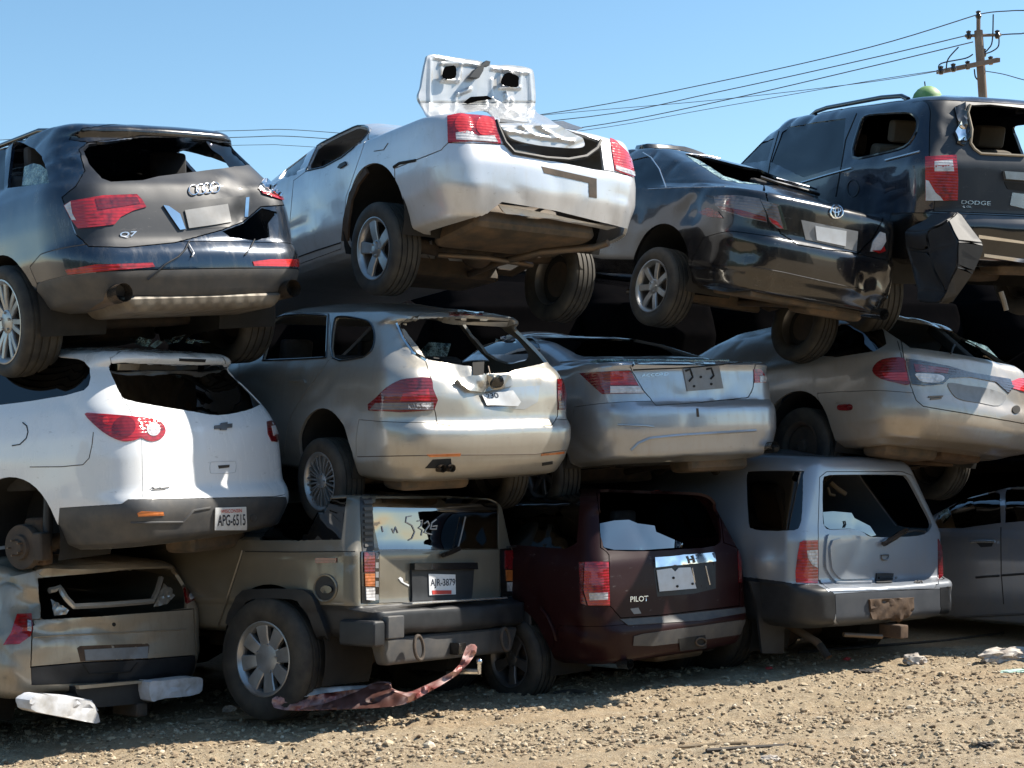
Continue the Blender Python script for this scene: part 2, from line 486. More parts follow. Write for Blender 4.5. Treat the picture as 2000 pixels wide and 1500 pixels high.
        bm = mesh or bmesh.new()
        A = [bm.verts.new(a) for a, b in top]; B = [bm.verts.new(b) for a, b in top]
        cnt = {}
        for f in fs:
            for i in range(len(f)):
                e = (f[i], f[(i+1) % len(f)]); cnt[e] = 1
        for f in fs:
            bm.faces.new([A[i] for i in f][::-1]); bm.faces.new([B[i] for i in f])
        for a, b in cnt:
            if (b, a) not in cnt: bm.faces.new((A[a], A[b], B[b], B[a]))
        if mesh: return bm
        return from_bm(bm)
    def add(s, name, poly, mat, off=.004, thick=.006, step=9, parent=None, shape=None, label=None):
        o = link(name, s.patch(poly, off, thick, step, shape=shape), mat, parent or s.root, 40)
        if label: o['label'] = label
        return o
    def lamp(s, name, poly, mat, inner=(), off=.008):
        o = s.add(name, poly, mat, off, .02, 6)
        if inner:
            for nm, pl, m in inner: s.add(nm, pl, m, off+.0035, .004, 5, o)
        return o
    def cutter(s, poly, out=.05, inn=.075, mirror=False, step=11):
        me = s.patch(poly, out, out+inn, step)
        if mirror:
            me = me.copy(); me.transform(Matrix.Diagonal((1, -1, 1, 1))); me.flip_normals()
        return me
    def hole(s, poly, mirror=False, glassmat=None, trim=None, out=.05, inn=.075, goff=-.007, name='window'):
        s.holes.append(s.cutter(poly, out, inn))
        if mirror: s.holes.append(s.cutter(poly, out, inn, True))
        if glassmat:
            me = s.patch(outset(poly, 1.5), goff, .004, 10); link(name, me, glassmat, s.root)
            if mirror:
                m2 = me.copy(); m2.materials.clear(); m2.transform(Matrix.Diagonal((1, -1, 1, 1))); m2.flip_normals(); link(name, m2, glassmat, s.root)
        if trim: s.wire('window_trim', poly, trim, 'gloss_black', closed=True)
    def wire(s, name, poly, r, mat, closed=False, off=.002, parent=None, step=7):
        bm = bmesh.new()
        P = s.fix(poly, step) if closed else [p for p in densify(poly, step, False)]
        pts = []
        for p in P:
            h = s.hit(p)
            if h: pts.append(h[0]+h[1]*off)
        if len(pts) < 2: bm.free(); return None
        bm_tube(bm, pts, r, 6, closed)
        return link(name, from_bm(bm), mat, parent or s.root)
    def split(s, name, mat, poly=None, xz=None, yz=None, box=None, gap=1.5, label=None):
        s.parts.append((name, mat, poly, xz, yz, box, gap, label))
    def prism(s, poly, axis, lo, hi):
        bm = bmesh.new()
        mk = (lambda p, q: Vector((p[0], q, p[1]))) if axis == 'y' else (lambda p, q: Vector((q, p[0], p[1])))
        a = [bm.verts.new(mk(p, lo)) for p in poly]; b = [bm.verts.new(mk(p, hi)) for p in poly]
        bm.faces.new(a); bm.faces.new(b[::-1]); n = len(poly)
        for i in range(n): bm.faces.new((a[i], b[i], b[(i+1) % n], a[(i+1) % n]))
        return from_bm(bm)
    def arch(s, x, z, r, depth=.52, side=1, yout=1.3):
        bm = bmesh.new()
        y0 = yout*side; y1 = (yout-depth-.3)*side
        bm_lathe(bm, [(0, y0), (r, y0), (r, y1), (0, y1)], 40, closed=False, org=(x, 0, z))
        s.holes.append(from_bm(bm))
    def liner(s, x, z, r, y0, y1, mat='interior'):
        bm = bmesh.new()
        n = 26; prev = None
        pts = [(x+r*math.cos(a), z+r*math.sin(a)) for a in [math.pi*(-.12+1.24*i/n) for i in range(n+1)]]
        A = [bm.verts.new((p[0], y0, p[1])) for p in pts]; B = [bm.verts.new((p[0], y1, p[1])) for p in pts]
        for i in range(n): bm.faces.new((A[i], A[i+1], B[i+1], B[i]))
        bm.faces.new(B)
        me = from_bm(bm); link('wheel_well', me, mat, s.root)
    def finish(s, mats, under='underbody', inner='interior'):
        nv = len(s.V); V = list(s.V)
        Vi = [v - q*s.thick for v, q in zip(s.V, s.VN)]
        # orientation check
        me = bpy.data.meshes.new('shell')
        F1 = s.F; e = Vector()
        a, b, c = [s.V[i] for i in F1[s.nside//2][:3]]
        nn = (b-a).cross(c-a)
        out = nn.dot(s.VN[F1[s.nside//2][0]]) > 0
        if not out: F1 = [f[::-1] for f in F1]
        F2 = [tuple(i+nv for i in f[::-1]) for f in F1]
        me.from_pydata([tuple(v) for v in V+Vi], [], F1+F2)
        mi = []
        for k, f in enumerate(F1): mi.append(0 if k < s.ntop else 2)
        mi += [1]*len(F2)
        for m in mats, inner, under: pass
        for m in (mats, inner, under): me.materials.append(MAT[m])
        me.polygons.foreach_set('material_index', mi); me.update()
        for h in s.holes:
            for m in (mats, inner, under): h.materials.append(MAT[m])
            h.polygons.foreach_set('material_index', [1]*len(h.polygons))
            me = boolean(me, h)
        def fin(name, mesh, mat, label=None):
            mesh.materials.clear()
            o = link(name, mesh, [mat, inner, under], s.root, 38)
            if label: o['label'] = label
            return o
        for name, mat, poly, xz, yz, box, gap, label in s.parts:
            if poly: big = s.cutter(outset(poly, gap)); small = s.cutter(poly)
            elif xz:
                small = s.prism(xz, 'y', -1.4, 1.4)
                g = gap*.004; big = s.prism(outset(xz, g), 'y', -1.5, 1.5)
            elif yz:
                small = s.prism(yz[2], 'x', yz[0], yz[1]); big = s.prism(outset(yz[2], gap*.004), 'x', yz[0]-.1, yz[1]+gap*.003)
            for q in (small, big):
                for m in (mats, inner, under): q.materials.append(MAT[m])
                q.polygons.foreach_set('material_index', [1]*len(q.polygons))
            pm = boolean(me, small, 'INTERSECT')
            me = boolean(me, big)
            if len(pm.polygons): s.piece = fin(name, pm, mat, label)
        s.body = fin('body', me, mats)
        return s.body
    def text(s, name, quad, string, mat, off=.006, depth=.003, parent=None):
        cu = bpy.data.curves.new('t', 'FONT'); cu.body = string; cu.align_x = 'LEFT'; cu.resolution_u = 3; cu.offset = .012
        ob = bpy.data.objects.new('t', cu); COL.objects.link(ob)
        dg = bpy.context.evaluated_depsgraph_get(); me = bpy.data.meshes.new_from_object(ob.evaluated_get(dg))
        bpy.data.objects.remove(ob)
        xs = [v.co.x for v in me.vertices]; ys = [v.co.y for v in me.vertices]
        x0, x1, y0, y1 = min(xs), max(xs), min(ys), max(ys)
        tl, tr, br, bl = quad
        bm = bmesh.new(); bm.from_mesh(me)
        bad = []
        for v in bm.verts:
            u = (v.co.x-x0)/(x1-x0); w_ = (v.co.y-y0)/(y1-y0)
            px = [(tl[c]*(1-u)+tr[c]*u)*w_ + (bl[c]*(1-u)+br[c]*u)*(1-w_) for c in (0, 1)]
            h = s.hit(px)
            if h: v.co = h[0]+h[1]*off
            else: bad.append(v)
        bmesh.ops.delete(bm, geom=bad, context='VERTS')
        me2 = bpy.data.meshes.new('text'); bm.to_mesh(me2); bm.free()
        return link(name, me2, mat, parent or s.root, 0)
    def plate(s, poly, mat='plate_white', text=None, tq=None, off=.012, header=None, name='licence_plate'):
        o = s.add(name, poly, mat, off, .006, 8)
        if text: s.text('plate_number', tq, text, 'ink', off+.002, parent=o)
        if header: s.text('plate_header', header[1], header[0], 'ink_red', off+.002, parent=o)
        return o
    def pipe(s, pts, r, mat='pipe', name='exhaust_pipe', hollow=False):
        bm = bmesh.new(); bm_tube(bm, pts, r, 12)
        if hollow:
            bm.faces.ensure_lookup_table(); f = bm.faces[-1]
            q = bmesh.ops.inset_individual(bm, faces=[f], thickness=r*.14)
            e = bmesh.ops.extrude_face_region(bm, geom=[f]); vs = [g for g in e['geom'] if isinstance(g, bmesh.types.BMVert)]
            d = (Vector(pts[-2])-Vector(pts[-1])).normalized()*.12
            for v in vs: v.co += d
            for g in e['geom']:
                if isinstance(g, bmesh.types.BMFace): g.material_index = 1
            for v in vs:
                for fc in v.link_faces: fc.material_index = 1
            bmesh.ops.delete(bm, geom=[f] if f.is_valid else [], context='FACES_ONLY')
        return link(name, from_bm(bm), [mat, 'interior'], s.root)
    def box(s, name, c, sz, mat, rot=None, bev=.02, taper=1.0, parent=None):
        bm = bmesh.new(); bm_box(bm, c, sz, rot, bev, taper)
        return link(name, from_bm(bm), mat, parent or s.root)
    def seats(s, x, z, hw=.62, mat='seat_cloth', n=2, top=.62, rest=True):
        for i in range(n):
            y = 0 if n == 1 else -hw+2*hw*i/(n-1)
            wd = .52 if n > 1 else 1.2
            bm = bmesh.new()
            bm_box(bm, (x+.25, y, z), (.5, wd, .16), None, .05)
            bm_box(bm, (x, y, z+top/2), (.14, wd, top), Matrix.Rotation(R(-14), 3, 'Y'), .05)
            o = link('seat', from_bm(bm), mat, s.root)
            if rest:
                bm = bmesh.new(); bm_box(bm, (x-.12, y, z+top+.10), (.10, .28, .19), Matrix.Rotation(R(-8), 3, 'Y'), .04)
                link('headrest', from_bm(bm), mat, o)
    def wheel(s, x, y, z, rad, wid, rim, style, mat='alloy', cam_=0, steer=0, spin=0, side=1):
        bm = bmesh.new(); hw = wid/2
        prof = [(rim*.93, hw*.80), (rim, hw*.92), (rim*1.03, hw*.98), ((rim+rad)/2, hw*1.06), (rad*.955, hw*.98), (rad*.985, hw*.86)]
        k = 4; t = [(rad*.985, hw*.86)]
        for i in range(k):
            c = hw*.62*(1-2*i/(k-1))
            prof += [(rad, c+hw*.065), (rad-.010, c+hw*.05), (rad-.010, c-hw*.05), (rad, c-hw*.065)]
        prof += [(rad*.985, -hw*.86), (rad*.955, -hw*.98), ((rim+rad)/2, -hw*1.06), (rim*1.03, -hw*.98), (rim, -hw*.92), (rim*.93, -hw*.80)]
        bm_lathe(bm, prof, 48, 0, closed=False)
        # inside barrel and the dark brake disc behind the spokes
        bm_lathe(bm, [(rim*.93, hw*.80), (rim*.86, hw*.5), (rim*.84, -hw*.5), (rim*.93, -hw*.80)], 40, 1, closed=False)
        bm_lathe(bm, [(0, hw*.02), (rim*.62, hw*.02), (rim*.62, -hw*.12), (0, -hw*.12)], 32, 2, closed=False)
        bm_lathe(bm, [(0, -hw*.05), (rim*.86, -hw*.1)], 32, 3, closed=False)
        me = from_bm(bm)
        Mx = Matrix.Translation((x, y, z)) @ Matrix.Rotation(R(steer), 4, 'Z') @ Matrix.Rotation(R(cam_), 4, 'X') @ Matrix.Rotation(R(spin), 4, 'Y')
        if side < 0: Mx = Mx @ Matrix.Rotation(math.pi, 4, 'Z')
        me.transform(Mx)
        ty = link('tyre', me, ['rubber', 'dark_alloy', 'steel_dirty', 'interior'], s.root, 45)
        bm = bmesh.new()
        bm_lathe(bm, [(rim*.90, hw*.72), (rim*.985, hw*.86), (rim*1.02, hw*1.0), (rim*.985, hw*1.01), (rim*.93, hw*.92), (rim*.88, hw*.80), (rim*.86, hw*.6)], 48, 0, closed=False)
        def spoke(a, w0, w1, r0, r1, y0, y1, th=.022):
            q = Matrix.Rotation(a, 3, 'Y'); vs = []
            for (r, w_, yy) in ((r0, w0, y0), ((r0+r1)/2, (w0+w1)/2, (y0+y1)/2+.006), (r1, w1, y1)):
                vs.append([bm.verts.new(q @ Vector((r, yy+dy, wz))) for dy, wz in ((0, -w_*.42), (-.006, -w_*.5), (-th, -w_*.5), (-th, w_*.5), (-.006, w_*.5), (0, w_*.42))])
            for A, B in zip(vs, vs[1:]):
                for i in range(6): bm.faces.new((A[i], A[(i+1) % 6], B[(i+1) % 6], B[i]))
        yr, yh = hw*.86, hw*.62
        hub = rim*.30
        if style == 'star5':
            for i in range(5): spoke(2*math.pi*i/5, rim*.30, rim*.42, rim*.16, rim*.93, yh+.01, yr)
        elif style == 'seven':
            for i in range(7): spoke(2*math.pi*i/7, rim*.22, rim*.24, rim*.16, rim*.93, yh+.01, yr)
        elif style == 'mesh':
            for i in range(9):
                a = 2*math.pi*i/9
                spoke(a-.13, rim*.07, rim*.07, rim*.22, rim*.93, yh+.012, yr); spoke(a+.13, rim*.07, rim*.07, rim*.22, rim*.93, yh+.012, yr)
                spoke(a+.35, rim*.05, rim*.06, rim*.4, rim*.93, yh+.004, yr-.01)
        elif style == 'ten':
            for i in range(7):
                a = 2*math.pi*i/7
                spoke(a-.16, rim*.14, rim*.13, rim*.2, rim*.93, yh+.01, yr); spoke(a+.16, rim*.14, rim*.13, rim*.2, rim*.93, yh+.01, yr)
        elif style == 'slots':
            for i in range(8): spoke(2*math.pi*i/8, rim*.30, rim*.46, rim*.3, rim*.93, yh+.02, yr, .04)
            hub = rim*.52
        elif style == 'steel':
            bm_lathe(bm, [(rim*.92, hw*.5), (rim*.75, hw*.62), (rim*.45, hw*.45), (rim*.3, hw*.5)], 40, 0, closed=False)
        bm_lathe(bm, [(0, yh+.028), (hub*.7, yh+.026), (hub*.95, yh+.016), (hub, yh-.02)], 28, 0, closed=False)
        for i in range(5):
            a = 2*math.pi*(i+.5)/5; rr = hub*.72
            bm_lathe(bm, [(0, yh+.036), (.009, yh+.036), (.011, yh+.01)], 6, 0, closed=False, org=(rr*math.cos(a), 0, rr*math.sin(a)))
        me = from_bm(bm); me.transform(Mx)
        link('rim', me, [mat], ty, 30)
        return ty
    def running_gear(s, ax, hw, z, tank=(1.75, 0, .30), muff=(.55, -.35, .30), zf=.28, pipe_to=None, heavy=False):
        s.pipe([(ax, hw, z), (ax, .3, z-.03), (ax, -.3, z-.03), (ax, -hw, z)], .045 if not heavy else .06, 'steel_dirty', 'axle')
        if heavy:
            bm = bmesh.new(); bmesh.ops.create_uvsphere(bm, u_segments=16, v_segments=10, radius=.15)
            for v in bm.verts: v.co += Vector((ax, 0, z))
            link('differential', from_bm(bm), 'steel_dirty', s.root)
        for sg in (1, -1):
            s.pipe([(ax+.65, sg*hw*.75, zf+.06), (ax+.3, sg*hw*.8, zf-.02), (ax, sg*hw*.82, z-.04)], .03, 'steel_dirty', 'suspension_arm')
        if tank: s.box('fuel_tank', tank, (.6, 1.0, .20), 'tank', None, .06, .9)
        if muff:
            s.box('muffler', (muff[0], muff[1], muff[2]), (.30, .62, .17), 'tank', None, .07)
            s.pipe([(3.0, muff[1]*.3, zf-.04), (ax+.6, muff[1]*.4, zf-.04), (ax, muff[1], zf+.02), (muff[0]+.1, muff[1], muff[2])], .03)
# ------------------------------------------------------------------ paints
m_, t_, b_ = newmat('ribbed_steel')
tc_ = N(t_, 'ShaderNodeTexCoord'); wv_ = N(t_, 'ShaderNodeTexWave', i_Scale=3.2, bands_direction='Y'); t_.links.new(tc_.outputs['Object'], wv_.inputs['Vector'])
bp_ = N(t_, 'ShaderNodeBump', i_Strength=.3, i_Distance=.02); t_.links.new(wv_.outputs['Fac'], bp_.inputs['Height']); t_.links.new(bp_.outputs[0], b_.inputs['Normal'])
f_, _n = noise_fac(t_, 6, .35, .7); t_.links.new(mixcol(t_, f_, (.20, .18, .15), (.10, .08, .06)), b_.inputs['Base Color']); b_.inputs['Roughness'].default_value = .55; b_.inputs['Metallic'].default_value = .3
plain('worn_plastic', (.014, .014, .016), .62, var=.6, rgb2=(.035, .034, .033), bump=.15)
paint('navy', (.010, .024, .048), .4, .2, .22)
paint('silver', (.62, .63, .65), .4, .32, .25, dustcol=(.30, .26, .2))
paint('black_paint', (.005, .005, .007), .0, .2, .10, .7)
paint('deep_navy', (.005, .009, .022), .1, .2, .10, .8)
paint('white_paint', (.74, .75, .76), 0, .25, .16, dustcol=(.5, .45, .36))
paint('champagne_silver', (.40, .385, .35), .55, .30, .40, dustcol=(.32, .27, .2))
paint('blue_silver', (.36, .385, .42), .55, .28, .35)
paint('taupe', (.35, .31, .265), .45, .32, .5, dustcol=(.30, .25, .18))
paint('sand', (.14, .125, .095), .15, .4, .4, dustcol=(.2, .165, .12))
paint('maroon', (.017, .0028, .0036), .0, .45, .05, .2, dustcol=(.07, .045, .035))
MAT['maroon'].node_tree.nodes['Principled BSDF'].inputs['Specular IOR Level'].default_value = .22
MAT['maroon'].node_tree.nodes['Principled BSDF'].inputs['Coat Weight'].default_value = .05
paint('cool_silver', (.29, .32, .365), .4, .32, .2)
paint('beige_paint', (.34, .29, .22), .35, .38, .55, dustcol=(.22, .17, .12))
paint('gunmetal', (.20, .21, .235), .4, .28, .3)
paint('dusty_black', (.008, .010, .015), 0, .5, .12, .15, dustcol=(.07, .08, .095))
paint('white_inner', (.50, .51, .52), .25, .3, .35, dustcol=(.4, .38, .34))
SEDAN_FRONT = lambda L: [(.2, L-.15), (.45, L), (.7, L-.05), (.85, L-.5), (.95, L-1.15), (1.02, L-1.35), (1.25, L-1.75), (1.47, L-2.2)]

def sheet(car, name, poly, xfun, thick, mat, step=8, relief=None, parent=None, bevel=0, smooth=30):
    """an outlined panel set on a surface x = xfun(px, py) of the car's own frame"""
    P = densify(poly, step); n = len(P)
    pts = [Vector(p) for p in P]
    xs = [p[0] for p in P]; ys = [p[1] for p in P]
    def inside(x, y):
        c = False; j = n-1
        for i in range(n):
            if (P[i][1] > y) != (P[j][1] > y) and x < (P[j][0]-P[i][0])*(y-P[i][1])/(P[j][1]-P[i][1])+P[i][0]: c = not c
            j = i
        return c
    if step < 100:
        gy = min(ys)+step/2
        while gy < max(ys):
            gx = min(xs)+step/2
            while gx < max(xs):
                if inside(gx, gy) and min((q[0]-gx)**2+(q[1]-gy)**2 for q in P) > (step*.45)**2: pts.append(Vector((gx, gy)))
                gx += step
            gy += step
    r = delaunay_2d_cdt(pts, [(i, (i+1) % n) for i in range(n)], [], 1, .01)
    bm = bmesh.new(); A = []; B = []
    for q in r[0]:
        d = car.ray((q[0], q[1])); x = xfun(q[0], q[1])
        p = car.eye + d*((x-car.eye.x)/d.x)
        rl = relief(q[0], q[1]) if relief else 0
        A.append(bm.verts.new(p+Vector((-rl, 0, 0)))); B.append(bm.verts.new(p+Vector((thick, 0, 0))))
    cnt = {}
    for f in r[2]:
        bm.faces.new([A[i] for i in f]); bm.faces.new([B[i] for i in f][::-1])
        for i in range(3): cnt[(f[i], f[(i+1) % 3])] = 1
    for a, b in cnt:
        if (b, a) not in cnt: bm.faces.new((A[b], A[a], B[a], B[b]))
    if bevel:
        es = [e for e in bm.edges if e.is_manifold and e.calc_face_angle(0) > .6]
        bmesh.ops.bevel(bm, geom=es, offset=bevel, segments=2, affect='EDGES', clamp_overlap=True)
    return link(name, from_bm(bm), mat, parent or car.root, smooth)

# ================================================================== top row
def suv_with_rings():
    c = crop(0, 200, .31)
    k = Car('wrecked_suv', 'dark blue black SUV with four chrome rings and torn tailgate, top of the leftmost stack', 'car',
            (42.7, 1.5, -3.5, -1.969, 10.330, 2.688),
            [(.38, .30, .74, 0.225), (.41, .08, .88, 0.27), (.56, .0, .96, 0.324), (.66, .0, .975, 0.324), (.73, .02, .985, 0.324), (.79, .07, .985, 0.324), (.95, .09, .985, 0.324),
             (1.08, .11, .97, 0.306), (1.18, .14, .94, 0.297), (1.22, .18, .91, 0.288), (1.56, .48, .74, 0.198), (1.60, .45, .72, 0.18), (1.64, .46, .70, 0.18), (1.68, .56, .68, 0.18), (1.71, .95, .56, 0.18)],
            [(.3, 4.9), (.7, 5.05), (1.0, 4.85), (1.1, 4.0), (1.6, 3.05), (1.74, 2.7)],
            dents=((c([(1560, 680)])[0], .22, .06),), dep=1.1, seed=1, wear=0.012)
    k.crumple(c([(1500, 640)])[0], .35, .018, 7); k.crumple(c([(420, 350)])[0], .2, .02, 10)
    glass_poly = c([(520, 300), (560, 262), (900, 222), (1130, 220), (1330, 240), (1480, 272), (1600, 330), (1690, 385), (1500, 402), (1200, 440), (1000, 465), (900, 490), (700, 500), (640, 478), (570, 400)])
    k.hole(glass_poly)
    k.add('glass_shard', c([(1300, 240), (1480, 275), (1600, 335), (1680, 385), (1450, 400), (1400, 330), (1340, 290)]), 'dark_glass', -.012, .004)
    k.hole(c([(45, 540), (78, 245), (130, 252), (220, 292), (265, 340), (296, 430), (312, 508)]), mirror=True)
    k.add('crazed_window', c([(130, 520), (145, 400), (200, 378), (250, 390), (300, 430), (308, 505), (240, 515)]), 'crazed_glass', -.01, .004)
    k.hole(c([(-420, 620), (-380, 300), (-200, 262), (0, 245), (40, 240), (25, 548), (-200, 590)]), True, 'dark_glass')
    k.holes.append(k.prism([(-.62, 1.2), (.62, 1.2), (.55, 1.52), (-.55, 1.52)], 'x', 2.7, 4.2))
    k.hole(c([(1400, 812), (1530, 762), (1650, 665), (1745, 690), (1690, 760), (1700, 845), (1600, 872), (1450, 850)]))
    for sx in (1, -1): k.arch(1.09, .40, .44, side=sx)
    k.arch(4.09, .40, .44); k.liner(4.09, .40, .45, .90, .45)
    k.liner(1.09, .40, .45, .93, .45); k.liner(1.09, .40, .45, -.93, -.45)
    k.split('spoiler', 'black_paint', c([(440, 235), (520, 165), (790, 130), (1430, 135), (1480, 190), (1500, 255), (1330, 226), (900, 205), (550, 250)]))
    k.split('tailgate', 'dusty_black', c([(395, 600), (480, 830), (560, 905), (800, 910), (1100, 880), (1400, 800), (1530, 750), (1640, 655), (1855, 640), (1830, 470), (1690, 380), (1600, 320), (1500, 262), (560, 255), (500, 300), (540, 430), (480, 530)]), gap=2.2)
    k.split('bumper_cover', 'grey_plastic', xz=[(-.3, .2), (.85, .2), (.70, .50), (.62, .585), (-.3, .585)])
    k.split('rear_bumper', 'navy', xz=[(-.3, .585), (.62, .585), (.66, .70), (.5, .76), (-.3, .79)])
    k.finish('navy')
    k.lamp('tail_light', c([(405, 650), (450, 622), (650, 588), (860, 580), (892, 612), (920, 660), (840, 682), (760, 722), (720, 770), (640, 780), (492, 795), (450, 740)]), 'red_lens',
           (('lens_stripe', c([(410, 652), (446, 628), (458, 700), (482, 745), (455, 742)]), 'clear_lens'), ('lens_band', c([(600, 610), (860, 600), (880, 640), (620, 680)]), 'dark_red_lens')))
    k.lamp('broken_tail_light', c([(1625, 545), (1670, 458), (1790, 490), (1848, 560), (1862, 640), (1780, 612), (1650, 562)]), 'clear_lens',
           (('red_fragment', c([(1640, 555), (1780, 600), (1855, 638), (1780, 620), (1650, 575)]), 'red_lens'),))
    k.add('smashed_reflector', c([(1640, 520), (1680, 470), (1780, 500), (1840, 560), (1850, 615), (1760, 600), (1690, 560)]), 'chrome', .02, .02, 4, shape=lambda a, b: .035*noise.noise(Vector((a*.22, b*.22, 6))))
    for x, y in ((1217, 555), (1262, 550), (1305, 545), (1349, 540)):
        k.wire('ring_badge', c(circ(x, y, 29, 30, 22)), .0048, 'chrome', True, .008)
    k.add('plate_recess', c([(1050, 655), (1300, 615), (1545, 585), (1555, 715), (1440, 785), (1170, 805)]), 'black_plastic', .002)
    k.add('chrome_trim', c([(1025, 650), (1060, 656), (1130, 705), (1165, 800), (1130, 805), (1075, 725)]), 'chrome', .012, .01)
    k.add('chrome_trim', c([(1548, 600), (1570, 596), (1562, 722), (1540, 722)]), 'chrome', .004, .006)
    k.plate(c([(1160, 682), (1428, 642), (1452, 758), (1187, 795)]), 'plate_grey')
    k.text('badge', c([(755, 818), (862, 812), (850, 852), (752, 855)]), 'Q7', 'badge_silver')
    k.add('fog_light', c([(412, 1055), (600, 1022), (960, 1010), (975, 1036), (780, 1052), (430, 1085)]), 'red_lens', .006, .01, 6)
    k.add('fog_light', c([(1590, 1003), (1700, 990), (1880, 988), (1882, 1035), (1600, 1030)]), 'bright_red_lens', .006, .01, 6)
    for y in (.66, -.66):
        k.pipe([(.5, y, .44), (-.01, y, .44)], .062, 'pipe', 'exhaust_tip', True)
    k.box('skid_plate', (.36, 0, .375), (.52, 1.15, .10), 'ribbed_steel', None, .045, 1.12)
    k.wire('hanging_cable', c([(1190, 880), (1165, 930), (1120, 975), (1040, 1020), (980, 1070), (925, 1115)]), .006, 'black_plastic', off=.012)
    k.wire('hanging_cable', c([(1185, 900), (1215, 950), (1205, 975)]), .006, 'clear_lens', off=.012)
    k.wire('hanging_cable', c([(1600, 870), (1575, 920), (1540, 965)]), .005, 'black_plastic', off=.012)
    k.pipe([(3.3, .60, 1.66), (3.1, .64, 1.68), (2.0, .66, 1.715), (1.0, .63, 1.70), (.8, .61, 1.66)], .018, 'gloss_black', 'roof_rail')
    k.pipe([(3.3, -.60, 1.66), (3.1, -.64, 1.68), (2.0, -.66, 1.715), (1.0, -.63, 1.70), (.8, -.61, 1.66)], .018, 'gloss_black', 'roof_rail')
    k.seats(1.35, .82, .5); k.seats(2.3, .72, .42)
    k.wheel(4.09, .84, .385, .385, .27, .285, 'ten')
    k.wheel(1.09, .86, .385, .385, .27, .285, 'ten', spin=10); k.wheel(1.09, -.86, .385, .385, .27, .285, 'ten', side=-1)
    k.running_gear(1.09, .75, .38, (1.9, 0, .36), None)
    k.wire('antenna', c([(1120, 132), (1120, 110)]), .01, 'black_plastic', off=.01)
    return k

